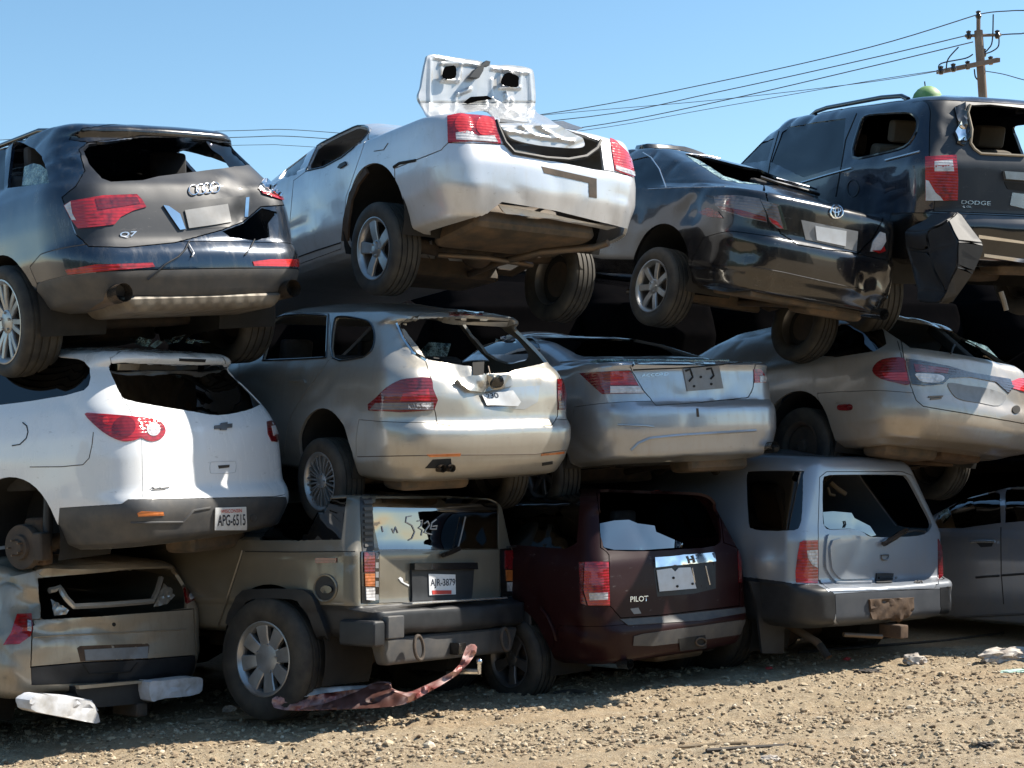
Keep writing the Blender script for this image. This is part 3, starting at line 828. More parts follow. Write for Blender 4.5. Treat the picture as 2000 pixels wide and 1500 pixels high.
def silver_sedan_open():
    c = crop(500, 80, .39); d = crop(780, 90, .2)
    k = Car('wrecked_sedan', 'silver sedan with its white inner trunk lid torn open and standing up, tail lights red', 'car',
            (35.6, 2.5, 2.5, .39, 11.15, 3.28),
            [(.30, .24, 0.783, 0.212), (.335, .06, 0.886, 0.255), (.55, .0, 0.958, 0.281), (.72, .0, 0.973, 0.281), (.86, .03, 0.973, 0.272), (.98, .06, 0.963, 0.255), (1.06, .09, 0.948, 0.238), (1.10, .13, 0.927, 0.23),
             (1.125, .5, 0.896, 0.212), (1.14, .90, 0.855, 0.212), (1.17, .97, 0.845, 0.212), (1.42, 1.65, 0.659, 0.17), (1.46, 1.9, 0.587, 0.17), (1.48, 2.2, 0.464, 0.17)],
            [(.25, 4.95), (.6, 5.06), (.8, 5.0), (.95, 4.5), (1.03, 3.9), (1.1, 3.75), (1.46, 2.7), (1.5, 2.6)], dents=((c([(440, 760)])[0], .25, .03), (c([(900, 830)])[0], .2, .02)), dep=1.1, seed=2, wear=0.01)
    k.hole(c([(250, 650), (330, 475), (440, 435), (520, 420), (558, 435), (562, 455), (520, 508), (430, 580), (340, 628)]), True)
    k.hole(c([(95, 625), (160, 585), (235, 545), (270, 530), (238, 608), (205, 668), (115, 690)]), True, 'dark_glass')
    k.wire('window_trim', c([(250, 652), (330, 473), (440, 432), (520, 416), (560, 432), (566, 457), (522, 510), (430, 583), (340, 631)]), .007, 'gloss_black', True)
    k.hole(c([(700, 330), (860, 330), (880, 372), (760, 385)]), False)
    for sx in (1, -1): k.arch(1.09, .45, .445, side=sx)
    k.liner(1.09, .45, .455, .935, .4); k.liner(1.09, .45, .455, -.9, -.4)
    k.hole(c([(1192, 345), (1225, 480), (1265, 545), (1330, 566), (1540, 610), (1690, 640), (1745, 648), (1725, 500), (1640, 470), (1400, 400)]), inn=.12)
    k.hole(c([(868, 952), (1150, 866), (1232, 806), (1500, 850), (1860, 940), (1840, 1000), (1700, 1060), (1400, 1100), (900, 1100)]))
    k.split('rear_bumper', 'silver', c([(697, 640), (930, 548), (965, 512), (1240, 520), (1290, 562), (1700, 645), (1780, 655), (1912, 690), (1990, 900), (1930, 1100), (1500, 1150), (880, 1100), (700, 800)]), gap=2.0)
    k.split('rear_door', 'silver', c([(250, 655), (300, 620), (330, 475), (440, 420), (540, 405), (575, 440), (545, 505), (505, 620), (450, 780), (425, 1040), (150, 1140), (190, 700)]), gap=1.2)
    k.finish('silver')
    k.add('bumper_valance', c([(1232, 822), (1500, 870), (1842, 950), (1765, 978), (1400, 905), (1270, 882)]), 'silver', -.05, .02)
    k.lamp('tail_light', c([(958, 378), (1065, 355), (1175, 348), (1197, 400), (1225, 515), (1100, 502), (962, 508)]), 'red_lens',
           (('bulb_disc', c(circ(1040, 418, 44, 46)), 'bright_red_lens'), ('bulb_disc', c(circ(1145, 428, 46, 48)), 'bright_red_lens'),
            ('reverse_light', c([(1000, 462), (1060, 452), (1110, 478), (1190, 476), (1208, 508), (1003, 496)]), 'clear_lens')))
    k.lamp('tail_light', c([(1770, 485), (1805, 505), (1860, 560), (1887, 612), (1908, 688), (1850, 668), (1797, 648), (1785, 580)]), 'bright_red_lens',
           (('reverse_light', c([(1797, 624), (1893, 655), (1903, 682), (1800, 645)]), 'clear_lens'),))
    k.add('plate_recess', c([(1428, 628), (1705, 690), (1706, 788), (1668, 782), (1664, 712), (1442, 662)]), 'steel_dirty', .003)
    k.wire('trunk_seal', c([(1192, 362), (1215, 440), (1245, 510), (1290, 560), (1450, 588), (1560, 596), (1650, 580), (1705, 540), (1724, 500)]), .016, 'worn_plastic', off=.006)
    k.add('door_handle', c([(413, 636), (425, 618), (452, 604), (456, 620), (425, 640)]), 'black_plastic', .014, .02)
    k.add('rusted_arch_lip', c([(430, 1000), (440, 890), (470, 760), (520, 680), (552, 637), (560, 662), (515, 720), (482, 800), (468, 900), (462, 1005)]), 'rust', .008, .02)
    k.wire('torn_seam', c([(690, 632), (720, 612), (760, 605), (800, 598)]), .012, 'interior', off=.0)
    k.wire('panel_gap', c([(592, 552), (640, 545), (662, 512)]), .003, 'steel_dirty')
    k.wire('sill_seam', c([(190, 1090), (300, 1050), (425, 1010)]), .006, 'interior')
    # trunk lid: one crumpled panel seen from its white inner side
    def lx(px, py):
        y = (py-90)/.2
        return .86 if y < 560 else .86-.80*min(1, (y-560)/210)
    out = spline(d([(300, 82), (500, 104), (760, 142), (900, 182), (1100, 186), (1262, 212), (1312, 262), (1330, 450), (1338, 632), (1430, 690), (1560, 770), (1700, 850), (1800, 905), (1795, 985), (1600, 990), (1300, 955), (1110, 905), (1010, 800), (880, 640), (700, 640), (500, 680), (310, 692), (245, 610), (188, 500), (215, 400), (232, 290), (262, 150)]), 4)
    def seg(px, py, a, b):
        ax, ay = a; bx, by = b; t = max(0, min(1, ((px-ax)*(bx-ax)+(py-ay)*(by-ay))/((bx-ax)**2+(by-ay)**2)))
        return math.hypot(px-ax-(bx-ax)*t, py-ay-(by-ay)*t)
    ridges = [d(q) for q in ([(300, 130), (290, 640)], [(330, 110), (760, 190)], [(900, 220), (1260, 260)], [(1270, 280), (1290, 600)], [(400, 170), (410, 330)], [(400, 170), (600, 180)], [(600, 180), (570, 340)],
                             [(410, 330), (570, 340)], [(990, 240), (980, 400)], [(990, 240), (1180, 270)], [(1180, 270), (1170, 410)], [(990, 400), (1170, 410)], [(560, 460), (540, 640)], [(690, 420), (560, 470)],
                             [(900, 330), (900, 520)], [(900, 520), (1400, 780)], [(840, 540), (1300, 860)], [(1030, 470), (1060, 560)], [(1090, 520), (1120, 590)], [(1000, 580), (1560, 900)], [(1040, 830), (1700, 930)])]
    def relief(px, py):
        v = noise.noise(Vector((px*.022, py*.022, 1)))*.007 + noise.noise(Vector((px*.06, py*.06, 5)))*.002
        if py > 200: v += .008*abs(noise.noise(Vector(((px*.5+py*.9)*.05, (px*.85-py*.5)*.012, 3))))*1.6-.01
        for a, b in ridges: v += .013*math.exp(-(seg(px, py, a, b)/3.2)**4)
        return v
    lid = sheet(k, 'trunk_lid', out, lx, .03, 'white_inner', 3, relief, smooth=60)
    lid['label'] = 'torn open white trunk lid standing up with two lamp holes'
    for pl in ([(445, 210), (480, 195), (550, 198), (545, 310), (432, 308)], [(1020, 290), (1060, 258), (1110, 270), (1165, 300), (1165, 340), (1150, 400), (1005, 370)]):
        sheet(k, 'lamp_hole_shade', spline(d(pl), 3), lambda a, b: lx(a, b)-.055, .012, 'hole_shade', 4, None, lid)  # black sheets set on the lid stand in for shaded lamp holes
    sheet(k, 'lid_latch', d([(690, 300), (740, 230), (810, 180), (850, 140), (890, 150), (880, 190), (830, 190), (820, 240), (780, 310)]), lambda a, b: lx(a, b)-.07, .05, 'black_plastic', 6, None, lid)
    sheet(k, 'torn_edge', d([(640, 545), (700, 495), (860, 485), (910, 515), (780, 530), (680, 560)]), lambda a, b: lx(a, b)-.05, .02, 'hole_shade', 6, None, lid)
    sheet(k, 'hinge_debris', d([(1510, 880), (1590, 900), (1600, 820), (1680, 860), (1800, 905), (1770, 960), (1680, 990), (1560, 940)]), lambda a, b: .22, .03, 'steel_dirty', 6, lambda a, b: .05*noise.noise(Vector((a*.2, b*.2, 0))), lid)
    sheet(k, 'parcel_shelf', d([(1480, 735), (1600, 730), (1690, 765), (1800, 800), (1740, 820), (1600, 800)]), lambda a, b: .95, .03, 'gunmetal', 8)
    k.seats(1.75, .55, .42, n=2); k.seats(2.7, .5, .4)
    k.wheel(1.07, .84, .25, .352, .22, .235, 'star5', spin=-12, cam_=-2)
    k.wheel(1.07, -.80, .14, .352, .22, .235, 'star5', side=-1, cam_=4)
    k.running_gear(1.07, .68, .32, (1.75, 0, .26), None, zf=.24, heavy=True)
    k.box('fuel_tank', (.50, .05, .37), (.62, 1.15, .22), 'tank', Matrix.Rotation(R(6), 3, 'Y'), .09, .92)
    k.pipe([(1.6, -.2, .2), (.95, -.1, .20), (.55, -.25, .235), (.3, -.55, .25), (.18, -.6, .27)], .028)
    k.pipe([(.95, .45, .22), (.8, .1, .2), (.9, -.4, .2)], .022, 'pipe', 'stabiliser_bar')
    return k

def black_sedan():
    c = crop(1160, 260, .32)
    k = Car('wrecked_sedan', 'glossy black sedan with crumpled rear and oval emblem, resting on the pale blue silver sedan', 'car',
            (29.6, -10.0, 7.2, 2.508, 12.316, 2.79),
            [(.22, .26, .74, .25), (.255, .07, .84, .3), (.36, .03, .88, .34), (.40, .0, .90, .34), (.52, -.01, .90, .34), (.64, .0, .91, .34), (.68, .02, .91, .34), (.71, .05, .91, .34), (.90, .06, .90, .32), (1.0, .07, .88, .3), (1.04, .11, .86, .28),
             (1.065, .40, .83, .25), (1.085, .60, .81, .24), (1.11, .66, .80, .24), (1.30, 1.22, .68, .2), (1.43, 1.70, .58, .2), (1.47, 2.2, .45, .2)],
            SEDAN_FRONT(4.8), dents=((c([(560, 470)])[0], .14, .05), (c([(880, 760)])[0], .12, .035), (c([(1700, 900)])[0], .2, .06)), dep=1.07, seed=3, wear=0.01)
    k.crumple(c([(600, 480)])[0], .22, .016, 8); k.crumple(c([(1750, 850)])[0], .3, .025, 7); k.crumple(c([(900, 740)])[0], .2, .012, 8)
    k.hole(c([(560, 128), (700, 150), (900, 200), (1100, 238), (1215, 290), (1245, 322), (1030, 318), (900, 300), (790, 268), (700, 210), (620, 165)]))
    k.add('glass_shard', c([(562, 135), (640, 165), (720, 215), (790, 262), (900, 296), (1020, 314), (880, 305), (780, 282), (690, 222), (610, 172)]), 'crazed_glass', .002, .005, 5)
    k.hole(c([(160, 330), (200, 170), (330, 140), (385, 200), (432, 318), (330, 335)]), True, 'dark_glass')
    for sx in (1, -1): k.arch(1.13, .33, .39, side=sx)
    k.liner(1.13, .33, .40, .86, .4); k.liner(1.13, .33, .40, -.86, -.4)
    k.split('trunk_lid', 'black_paint', c([(1035, 300), (1250, 326), (1500, 400), (1790, 490), (1745, 555), (1700, 640), (1610, 728), (1400, 705), (1250, 680), (1140, 610), (1068, 430)]), gap=2.2)
    k.split('rear_bumper', 'black_paint', xz=[(-.3, .1), (.78, .1), (.70, .45), (.60, .62), (.3, .69), (-.3, .69)])
    k.finish('black_paint')
    k.wire('chrome_trim', c([(330, 342), (500, 332), (800, 327)]), .004, 'badge_silver')
    k.wire('window_trim', c([(300, 120), (350, 150), (400, 220), (440, 330)]), .005, 'badge_silver')
    k.wire('roof_edge', c([(560, 128), (700, 142), (900, 190), (1105, 228)]), .005, 'badge_silver', off=.004)
    k.lamp('tail_light', c([(735, 385), (880, 380), (1010, 400), (1048, 490), (1055, 545), (920, 516), (780, 472), (745, 440)]), 'smoke_lens',
           (('red_section', c([(760, 445), (900, 470), (1045, 512), (1052, 540), (920, 510), (785, 466)]), 'dark_red_lens'),))
    k.lamp('tail_light', c([(1015, 405), (1128, 440), (1172, 590), (1120, 582), (1072, 540), (1052, 480)]), 'smoke_lens',
           (('red_section', c([(1065, 515), (1115, 540), (1150, 585), (1085, 550)]), 'red_lens'), ('chrome_edge', c([(1115, 440), (1135, 446), (1176, 588), (1155, 590)]), 'chrome')))
    k.add('broken_lens', c([(640, 485), (700, 455), (760, 478), (792, 520), (700, 512)]), 'dark_red_lens', .01, .02, 5)
    k.add('plate_recess', c([(1263, 530), (1610, 600), (1600, 722), (1290, 650)]), 'plate_grey', .006)
    k.plate(c([(1345, 566), (1535, 598), (1530, 692), (1355, 656)]), 'plate_white', off=.014)
    k.wire('emblem', c(circ(1475, 484, 38, 36, 24)), .007, 'chrome', True, .012)
    k.wire('emblem', c(circ(1475, 474, 24, 12, 18)), .005, 'chrome', True, .012)
    k.wire('emblem', c(circ(1475, 486, 11, 30, 18)), .005, 'chrome', True, .012)
    k.wire('lid_edge_and_glint', c([(1012, 282), (1100, 312), (1300, 365), (1500, 425), (1650, 462), (1785, 492)]), .016, 'black_paint', off=.018)
    k.wire('lid_edge_and_glint', c([(1100, 306), (1300, 358), (1500, 416), (1650, 452), (1785, 482)]), .009, 'chrome', off=.045)  # chrome line painted in for the highlight along the lid edge
    k.lamp('tail_light', c([(1745, 602), (1775, 612), (1780, 660), (1745, 722), (1686, 722), (1702, 660)]), 'clear_lens', (('red_section', c([(1690, 715), (1745, 716), (1765, 690), (1775, 720), (1740, 735)]), 'red_lens'),))
    k.wire('bumper_crease', c([(960, 815), (1150, 850), (1400, 905), (1650, 960)]), .006, 'black_paint', off=.004)
    k.pipe([(.5, -.62, .25), (.0, -.62, .25)], .05, 'chrome', 'exhaust_tip', True)
    k.seats(1.7, .5, .4); k.seats(2.6, .45, .4)
    k.wheel(1.17, .80, .19, .335, .225, .222, 'seven', spin=8); k.wheel(1.12, -.76, .07, .335, .215, .215, 'steel', 'steel_dirty', side=-1, cam_=6)
    k.running_gear(1.06, .66, .31, (1.7, 0, .22), (.42, -.35, .24), zf=.2)
    k.box('under_tray', (.42, .2, .235), (.5, .9, .06), 'tank', None, .02)
    return k

def black_suv():
    c = crop(1400, 0, .4267); d = crop(1780, 180, .3067)
    k = Car('wrecked_suv', 'navy black SUV at the top right with broken rear window and a hanging bumper end', 'car',
            (18.6, -7.8, 1.4, 4.053, 12.145, 2.848),
            [(.40, .22, .78, .2), (.45, .03, .9, .25), (.72, 0, .92, .2), (.80, .06, .93, .16), (1.2, .09, .93, .16), (1.28, .12, .90, .16), (1.62, .24, .77, .15), (1.70, .28, .72, .15), (1.745, .34, .67, .15), (1.78, .6, .5, .15)],
            [(.3, 4.6), (.7, 4.8), (1.1, 4.7), (1.18, 3.8), (1.7, 3.05), (1.8, 2.9)], bow=.06, taper=.03,
            dents=((d([(120, 900)])[0], .25, .06),), dep=1.13, seed=4, wear=0.01)
    k.crumple(d([(310, 250)])[0], .16, .03, 10); k.crumple(d([(100, 950)])[0], .3, .02, 6)
    k.hole(spline(c([(625, 718), (650, 590), (680, 533), (770, 520), (870, 515), (908, 532), (920, 570), (905, 620), (860, 672), (740, 705)]), 3), True, trim=.012)
    k.hole(c([(248, 742), (300, 605), (330, 583), (460, 558), (590, 542), (570, 760), (400, 812)]), True, 'dark_glass')
    k.hole(c([(80, 712), (150, 665), (232, 645), (262, 632), (232, 735), (110, 750)]), True, 'dark_glass')
    k.hole(d([(385, 82), (500, 78), (717, 100), (1100, 130), (1100, 420), (717, 400), (600, 395), (440, 388), (400, 360), (378, 330), (388, 250), (362, 130)]))
    for sx in (1, -1): k.arch(.98, .40, .42, side=sx)
    k.liner(.98, .40, .43, .88, .45); k.liner(.98, .40, .43, -.88, -.45)
    k.split('tailgate', 'dusty_black', yz=(-.3, .62, [(-.76, .82), (.76, .82), (.80, 1.25), (.68, 1.70), (-.68, 1.70), (-.8, 1.25)]))
    k.split('rear_bumper', 'gloss_black', xz=[(-.3, .2), (.75, .2), (.60, .6), (.5, .80), (-.3, .80)])
    k.finish('deep_navy', inner='dark_tan')
    k.lamp('tail_light', d([(88, 412), (285, 400), (296, 550), (292, 690), (90, 690)]), 'red_lens',
           (('reverse_light', d([(145, 442), (258, 432), (268, 505), (145, 505)]), 'clear_lens'), ('lens_bar', d([(150, 468), (262, 462), (264, 476), (150, 480)]), 'red_lens'),
            ('broken_corner', d([(92, 560), (110, 565), (128, 600), (150, 640), (180, 665), (200, 690), (92, 690)]), 'foam_white')))
    k.wire('window_edge', d([(372, 82), (358, 130), (384, 240), (376, 325), (400, 362), (440, 392), (600, 400), (717, 406)]), .012, 'tan_trim', off=.004)
    k.add('cracked_trim', d([(270, 100), (340, 70), (350, 150), (375, 300), (330, 345), (285, 330), (300, 230)]), 'gloss_black', .012, .02, 6, shape=lambda a, b: .02*noise.noise(Vector((a*.25, b*.25, 3))))
    k.add('cracked_trim', d([(270, 260), (310, 190), (335, 250), (340, 320), (290, 318)]), 'chrome', .03, .02, 5, shape=lambda a, b: .03*noise.noise(Vector((a*.35, b*.35, 8))))
    k.text('badge', d([(318, 688), (503, 695), (500, 722), (315, 712)]), 'DODGE', 'badge_silver')
    k.text('badge', d([(320, 722), (385, 724), (385, 737), (320, 735)]), '4.0L', 'badge_silver')
    k.add('chrome_handle', d([(580, 505), (717, 515), (900, 530), (900, 580), (717, 565), (590, 555)]), 'alloy', .03, .03)
    k.add('plate_recess', d([(590, 570), (900, 600), (900, 640), (717, 632), (610, 615)]), 'interior', .004)
    k.plate(d([(640, 640), (717, 648), (900, 665), (900, 760), (717, 742), (625, 720)]), 'badge_silver', off=.006)
    k.add('bumper_strip', d([(425, 908), (717, 950), (900, 976), (900, 992), (717, 966), (425, 930)]), 'chrome', .01, .01)
    k.add('bumper_strip', d([(460, 1028), (717, 1060), (900, 1085), (900, 1102), (717, 1080), (460, 1046)]), 'badge_silver', .01, .01)
    k.wire('belt_trim', c([(390, 836), (500, 803), (620, 770)]), .010, 'badge_silver', off=.006); k.wire('belt_trim', c([(775, 735), (860, 713), (930, 695)]), .010, 'badge_silver', off=.006)
    k.wire('fuel_door', c(circ(625, 862, 26, 38, 22)), .005, 'black_plastic', True)
    k.wire('door_seam', c([(640, 520), (590, 640), (570, 760), (545, 900)]), .006, 'interior', off=0)
    k.wire('door_seam', c([(285, 600), (245, 740), (235, 800)]), .006, 'interior', off=0)
    k.pipe([(2.45, .58, 1.74), (2.3, .60, 1.775), (2.1, .61, 1.79), (1.2, .61, 1.80), (.9, .61, 1.785), (.8, .61, 1.75)], .02, 'gloss_black', 'roof_rail')
    k.pipe([(2.45, -.58, 1.74), (2.3, -.60, 1.775), (2.1, -.61, 1.79), (1.2, -.61, 1.80), (.9, -.61, 1.785), (.8, -.61, 1.75)], .02, 'gloss_black', 'roof_rail')
    # bumper end hanging off the rear corner
    bm = bmesh.new()
    fr = d([(290, 765), (330, 775), (462, 968), (455, 1010), (400, 1150), (270, 1342), (175, 1345), (205, 1258), (110, 1005), (95, 890)])
    dp = [q*1.12 for q in [11.75, 11.72, 11.62, 11.60, 11.62, 11.66, 11.7, 11.72, 11.9, 11.9]]
    A = [bm.verts.new(k.I @ pixel_at(p, q)) for p, q in zip(fr, dp)]; B = [bm.verts.new(v.co + Vector((.28, .02, .0))) for v in A]
    rid = [bm.verts.new(k.I @ pixel_at(p, q)) for p, q in zip(d([(230, 815), (305, 950), (285, 1100), (225, 1280)]), (13.02, 12.89, 12.89, 12.96))]
    bm.faces.new((A[0], A[1], A[2], rid[1], rid[0])); bm.faces.new((A[2], A[3], A[4], rid[2], rid[1])); bm.faces.new((A[4], A[5], A[6], rid[3], rid[2]))
    bm.faces.new((A[9], A[0], rid[0])); bm.faces.new((A[8], A[9], rid[0], rid[1])); bm.faces.new((A[8], rid[1], rid[2])); bm.faces.new((A[7], A[8], rid[2], rid[3])); bm.faces.new((A[6], A[7], rid[3]))
    for i in range(10): bm.faces.new((A[i], A[(i+1) % 10], B[(i+1) % 10], B[i]))
    bm.faces.new(B)
    bmesh.ops.bevel(bm, geom=[e for e in bm.edges], offset=.045, segments=4, affect='EDGES', clamp_overlap=True)
    bmesh.ops.subdivide_edges(bm, edges=[e for e in bm.edges if e.calc_length() > .08], cuts=3, use_grid_fill=True)
    for v in bm.verts: v.co += noise.noise_vector(v.co*6)*.02
    me_ = from_bm(bm); o_ = link('hanging_bumper_end', me_, 'worn_plastic', k.root, 75); o_['label'] = 'black plastic bumper end hanging off the rear corner'
    k.seats(1.25, .8, .42, 'dark_tan'); k.seats(2.1, .75, .42, 'dark_tan')
    k.wheel(.98, .80, .16, .37, .24, .235, 'star5'); k.wheel(.98, -.80, .36, .37, .24, .235, 'star5', side=-1)
    k.running_gear(.98, .7, .36, (1.7, 0, .38), (.45, -.3, .42), zf=.36, heavy=True)
    bm = bmesh.new(); bm_tube(bm, [k.I @ pixel_at(p, 13.8) for p in d([(570, 1270), (590, 1330), (605, 1390)])], .02, 8)
    link('hanging_bracket', from_bm(bm), 'tan_trim', k.root)
    return k
# ================================================================== middle row
def white_suv():
    c = crop(0, 640, .30)
    k = Car('wrecked_suv', 'white SUV with grey lower bumper and a missing rear wheel, middle of the leftmost stack', 'car',
            (60.3, .3, -.8, -2.066, 11.105, 1.112),
            [(.30, .28, .78, 0.204), (.345, .07, .90, 0.258), (.52, .0, .98, 0.286), (.60, .0, .985, 0.286), (.655, .03, .99, 0.286), (.69, .055, .99, 0.286), (.95, .065, .985, 0.286), (1.10, .085, .97, 0.272),
             (1.20, .13, .94, 0.258), (1.26, .17, .92, 0.245), (1.57, .42, .76, 0.19), (1.60, .36, .74, 0.17), (1.645, .35, .71, 0.17), (1.68, .42, .68, 0.17), (1.74, .9, .55, 0.17)],
            [(.3, 5.0), (.7, 5.2), (1.0, 5.05), (1.12, 4.2), (1.6, 3.2), (1.8, 2.9)], bow=.09, dep=1.05, seed=5, wear=0.008)
    k.hole(c([(-320, 545), (-250, 150), (0, 150), (300, 175), (395, 190), (500, 200), (552, 222), (585, 262), (590, 320), (578, 375), (545, 408), (430, 440), (200, 478), (0, 503)]), True, 'black_glass')
    g = spline(c([(724, 236), (1000, 240), (1300, 247), (1450, 244), (1550, 276), (1630, 385), (1703, 482), (1690, 502), (1600, 540), (1420, 570), (1250, 545), (1000, 505), (830, 470), (790, 440), (750, 360)]), 3)
    k.hole(g, False, 'black_glass')
    for sx in (1, -1): k.arch(1.15, .40, .43, side=sx)
    k.arch(4.17, .40, .43); k.liner(4.17, .40, .44, .93, .45)
    k.liner(1.15, .40, .44, .95, .45); k.liner(1.15, .40, .44, -.95, -.45)
    k.split('spoiler', 'white_paint', c([(722, 195), (800, 152), (1000, 126), (1250, 130), (1400, 168), (1465, 238), (1300, 243), (1000, 236), (726, 232)]), gap=1.2)
    k.split('bumper_cover', 'grey_plastic', c([(390, 1176), (790, 1150), (835, 1120), (1340, 1115), (1860, 1104), (1900, 1200), (1860, 1310), (1760, 1390), (1600, 1430), (1200, 1450), (800, 1460), (425, 1500), (380, 1300)]), gap=1.0)
    k.split('tailgate', 'white_paint', c([(726, 234), (800, 462), (842, 522), (925, 720), (932, 1100), (1300, 1107), (1790, 1097), (1852, 1085), (1845, 800), (1820, 600), (1705, 490), (1548, 268), (1455, 242)]), gap=1.3)
    k.finish('white_paint')
    k.add('brake_light', c([(1165, 200), (1340, 206), (1335, 224), (1165, 216)]), 'interior', .004)
    k.lamp('tail_light', spline(c([(555, 563), (640, 561), (760, 570), (880, 580), (1000, 595), (1050, 620), (1075, 670), (1052, 718), (1000, 740), (955, 735), (920, 718), (870, 735), (800, 740), (720, 710), (640, 655)]), 3), 'red_lens',
           (('reverse_light', c(circ(994, 664, 44, 42)), 'clear_lens'), ('lens_disc', c(circ(810, 645, 70, 65)), 'dark_red_lens'), ('lens_disc', c(circ(690, 605, 18, 26)), 'bright_red_lens'), ('lens_disc', c(circ(918, 618, 16, 26)), 'bright_red_lens')))
    k.lamp('tail_light', c([(1735, 612), (1790, 600), (1815, 640), (1830, 710), (1800, 745), (1765, 740), (1742, 690)]), 'dark_red_lens', (('reverse_light', c([(1762, 642), (1785, 637), (1804, 690), (1775, 705)]), 'clear_lens'),))
    k.add('emblem', c([(1392, 640), (1430, 637), (1432, 625), (1475, 618), (1474, 630), (1506, 627), (1505, 652), (1472, 656), (1470, 668), (1430, 668), (1430, 660), (1392, 662)]), 'dark_alloy', .012, .008, 5)
    k.wire('handle_recess', c(spline([(1368, 885), (1385, 874), (1515, 870), (1535, 880), (1534, 930), (1515, 944), (1385, 948), (1368, 935)], 3)), .0022, 'foam_white', True, .001)
    k.add('handle_grip', c([(1420, 897), (1492, 892), (1490, 910), (1425, 918)]), 'steel_dirty', .005)
    for q in ([(975, 1055), (990, 1038), (1005, 1052)], [(1010, 1050), (1040, 1042), (1050, 1052)], [(1055, 1045), (1100, 1040)], [(985, 1058), (1075, 1054)]):
        k.wire('dealer_badge', c(q), .004, 'dark_alloy', off=.004)
    k.plate(c([(1395, 1172), (1595, 1165), (1602, 1310), (1392, 1314)]), 'plate_white', 'APG-6515', c([(1410, 1215), (1588, 1208), (1590, 1282), (1408, 1288)]), header=('WISCONSIN', c([(1430, 1182), (1565, 1176), (1566, 1198), (1430, 1204)])))
    k.add('reflector', c([(893, 1208), (920, 1195), (1060, 1199), (1066, 1222), (900, 1230)]), 'amber_lens', .006)
    k.wire('fuel_door', c([(148, 618), (175, 640), (183, 680), (172, 720), (130, 760), (80, 768)]), .0045, 'interior', off=.001)
    k.wire('panel_gap', c([(195, 907), (400, 905), (540, 892), (580, 850), (600, 760), (608, 680)]), .0032, 'steel_dirty', off=.0)
    k.wire('bumper_crease', c([(850, 1270), (1190, 1265), (1260, 1190), (1370, 1172)]), .008, 'grey_plastic', off=.002)
    k.add('tow_plug', c(circ(1648, 1236, 20, 22)), 'dark_alloy', .008)
    # bare brake assembly where the wheel is missing
    bm = bmesh.new(); bm_lathe(bm, [(0, .95), (.05, .95), (.055, .93), (.085, .93), (.09, .905), (.155, .905), (.16, .895), (.16, .85), (.10, .84), (0, .84)], 40, closed=False, org=(1.15, 0, .33))
    hub = link('brake_drum', from_bm(bm), 'steel_dirty', k.root)
    for i in range(5):
        a = 2*math.pi*i/5
        bm = bmesh.new(); bm_tube(bm, [(1.15+.055*math.cos(a), .93, .33+.055*math.sin(a)), (1.15+.055*math.cos(a), .975, .33+.055*math.sin(a))], .007, 6); link('wheel_stud', from_bm(bm), 'pipe', hub)
    k.box('brake_caliper', (.99, .86, .33), (.10, .10, .2), 'steel_dirty', None, .025)
    k.pipe([(1.15, .80, .33), (1.15, .3, .36)], .06, 'steel_dirty', 'axle')
    k.pipe([(.98, .78, .70), (1.0, .8, .33)], .035, 'black_plastic', 'shock_absorber')
    k.box('knuckle', (1.1, .78, .36), (.2, .10, .34), 'rust', None, .04)
    k.running_gear(1.15, .72, .34, (1.9, 0, .28), (.5, -.3, .28), zf=.27)
    k.seats(1.2, .8, .5); k.seats(2.1, .75, .5); k.wheel(4.17, .86, .36, .37, .25, .24, 'star5')
    for i in range(7):
        px, py = c([(880+70*i+random.uniform(-20, 20), random.uniform(70, 112))])[0]
        p = k.I @ pixel_at((px, py), random.uniform(11.9, 12.4)); r = random.uniform(.03, .08)
        bm = bmesh.new(); bm_box(bm, p, (r*2, r*1.4, .005), Matrix.Rotation(random.uniform(-1, 1), 3, 'X') @ Matrix.Rotation(random.uniform(-.6, .6), 3, 'Y'), 0, .6)
        link('roof_glass_shard', from_bm(bm), 'crazed_glass', k.root, 0)
    return k

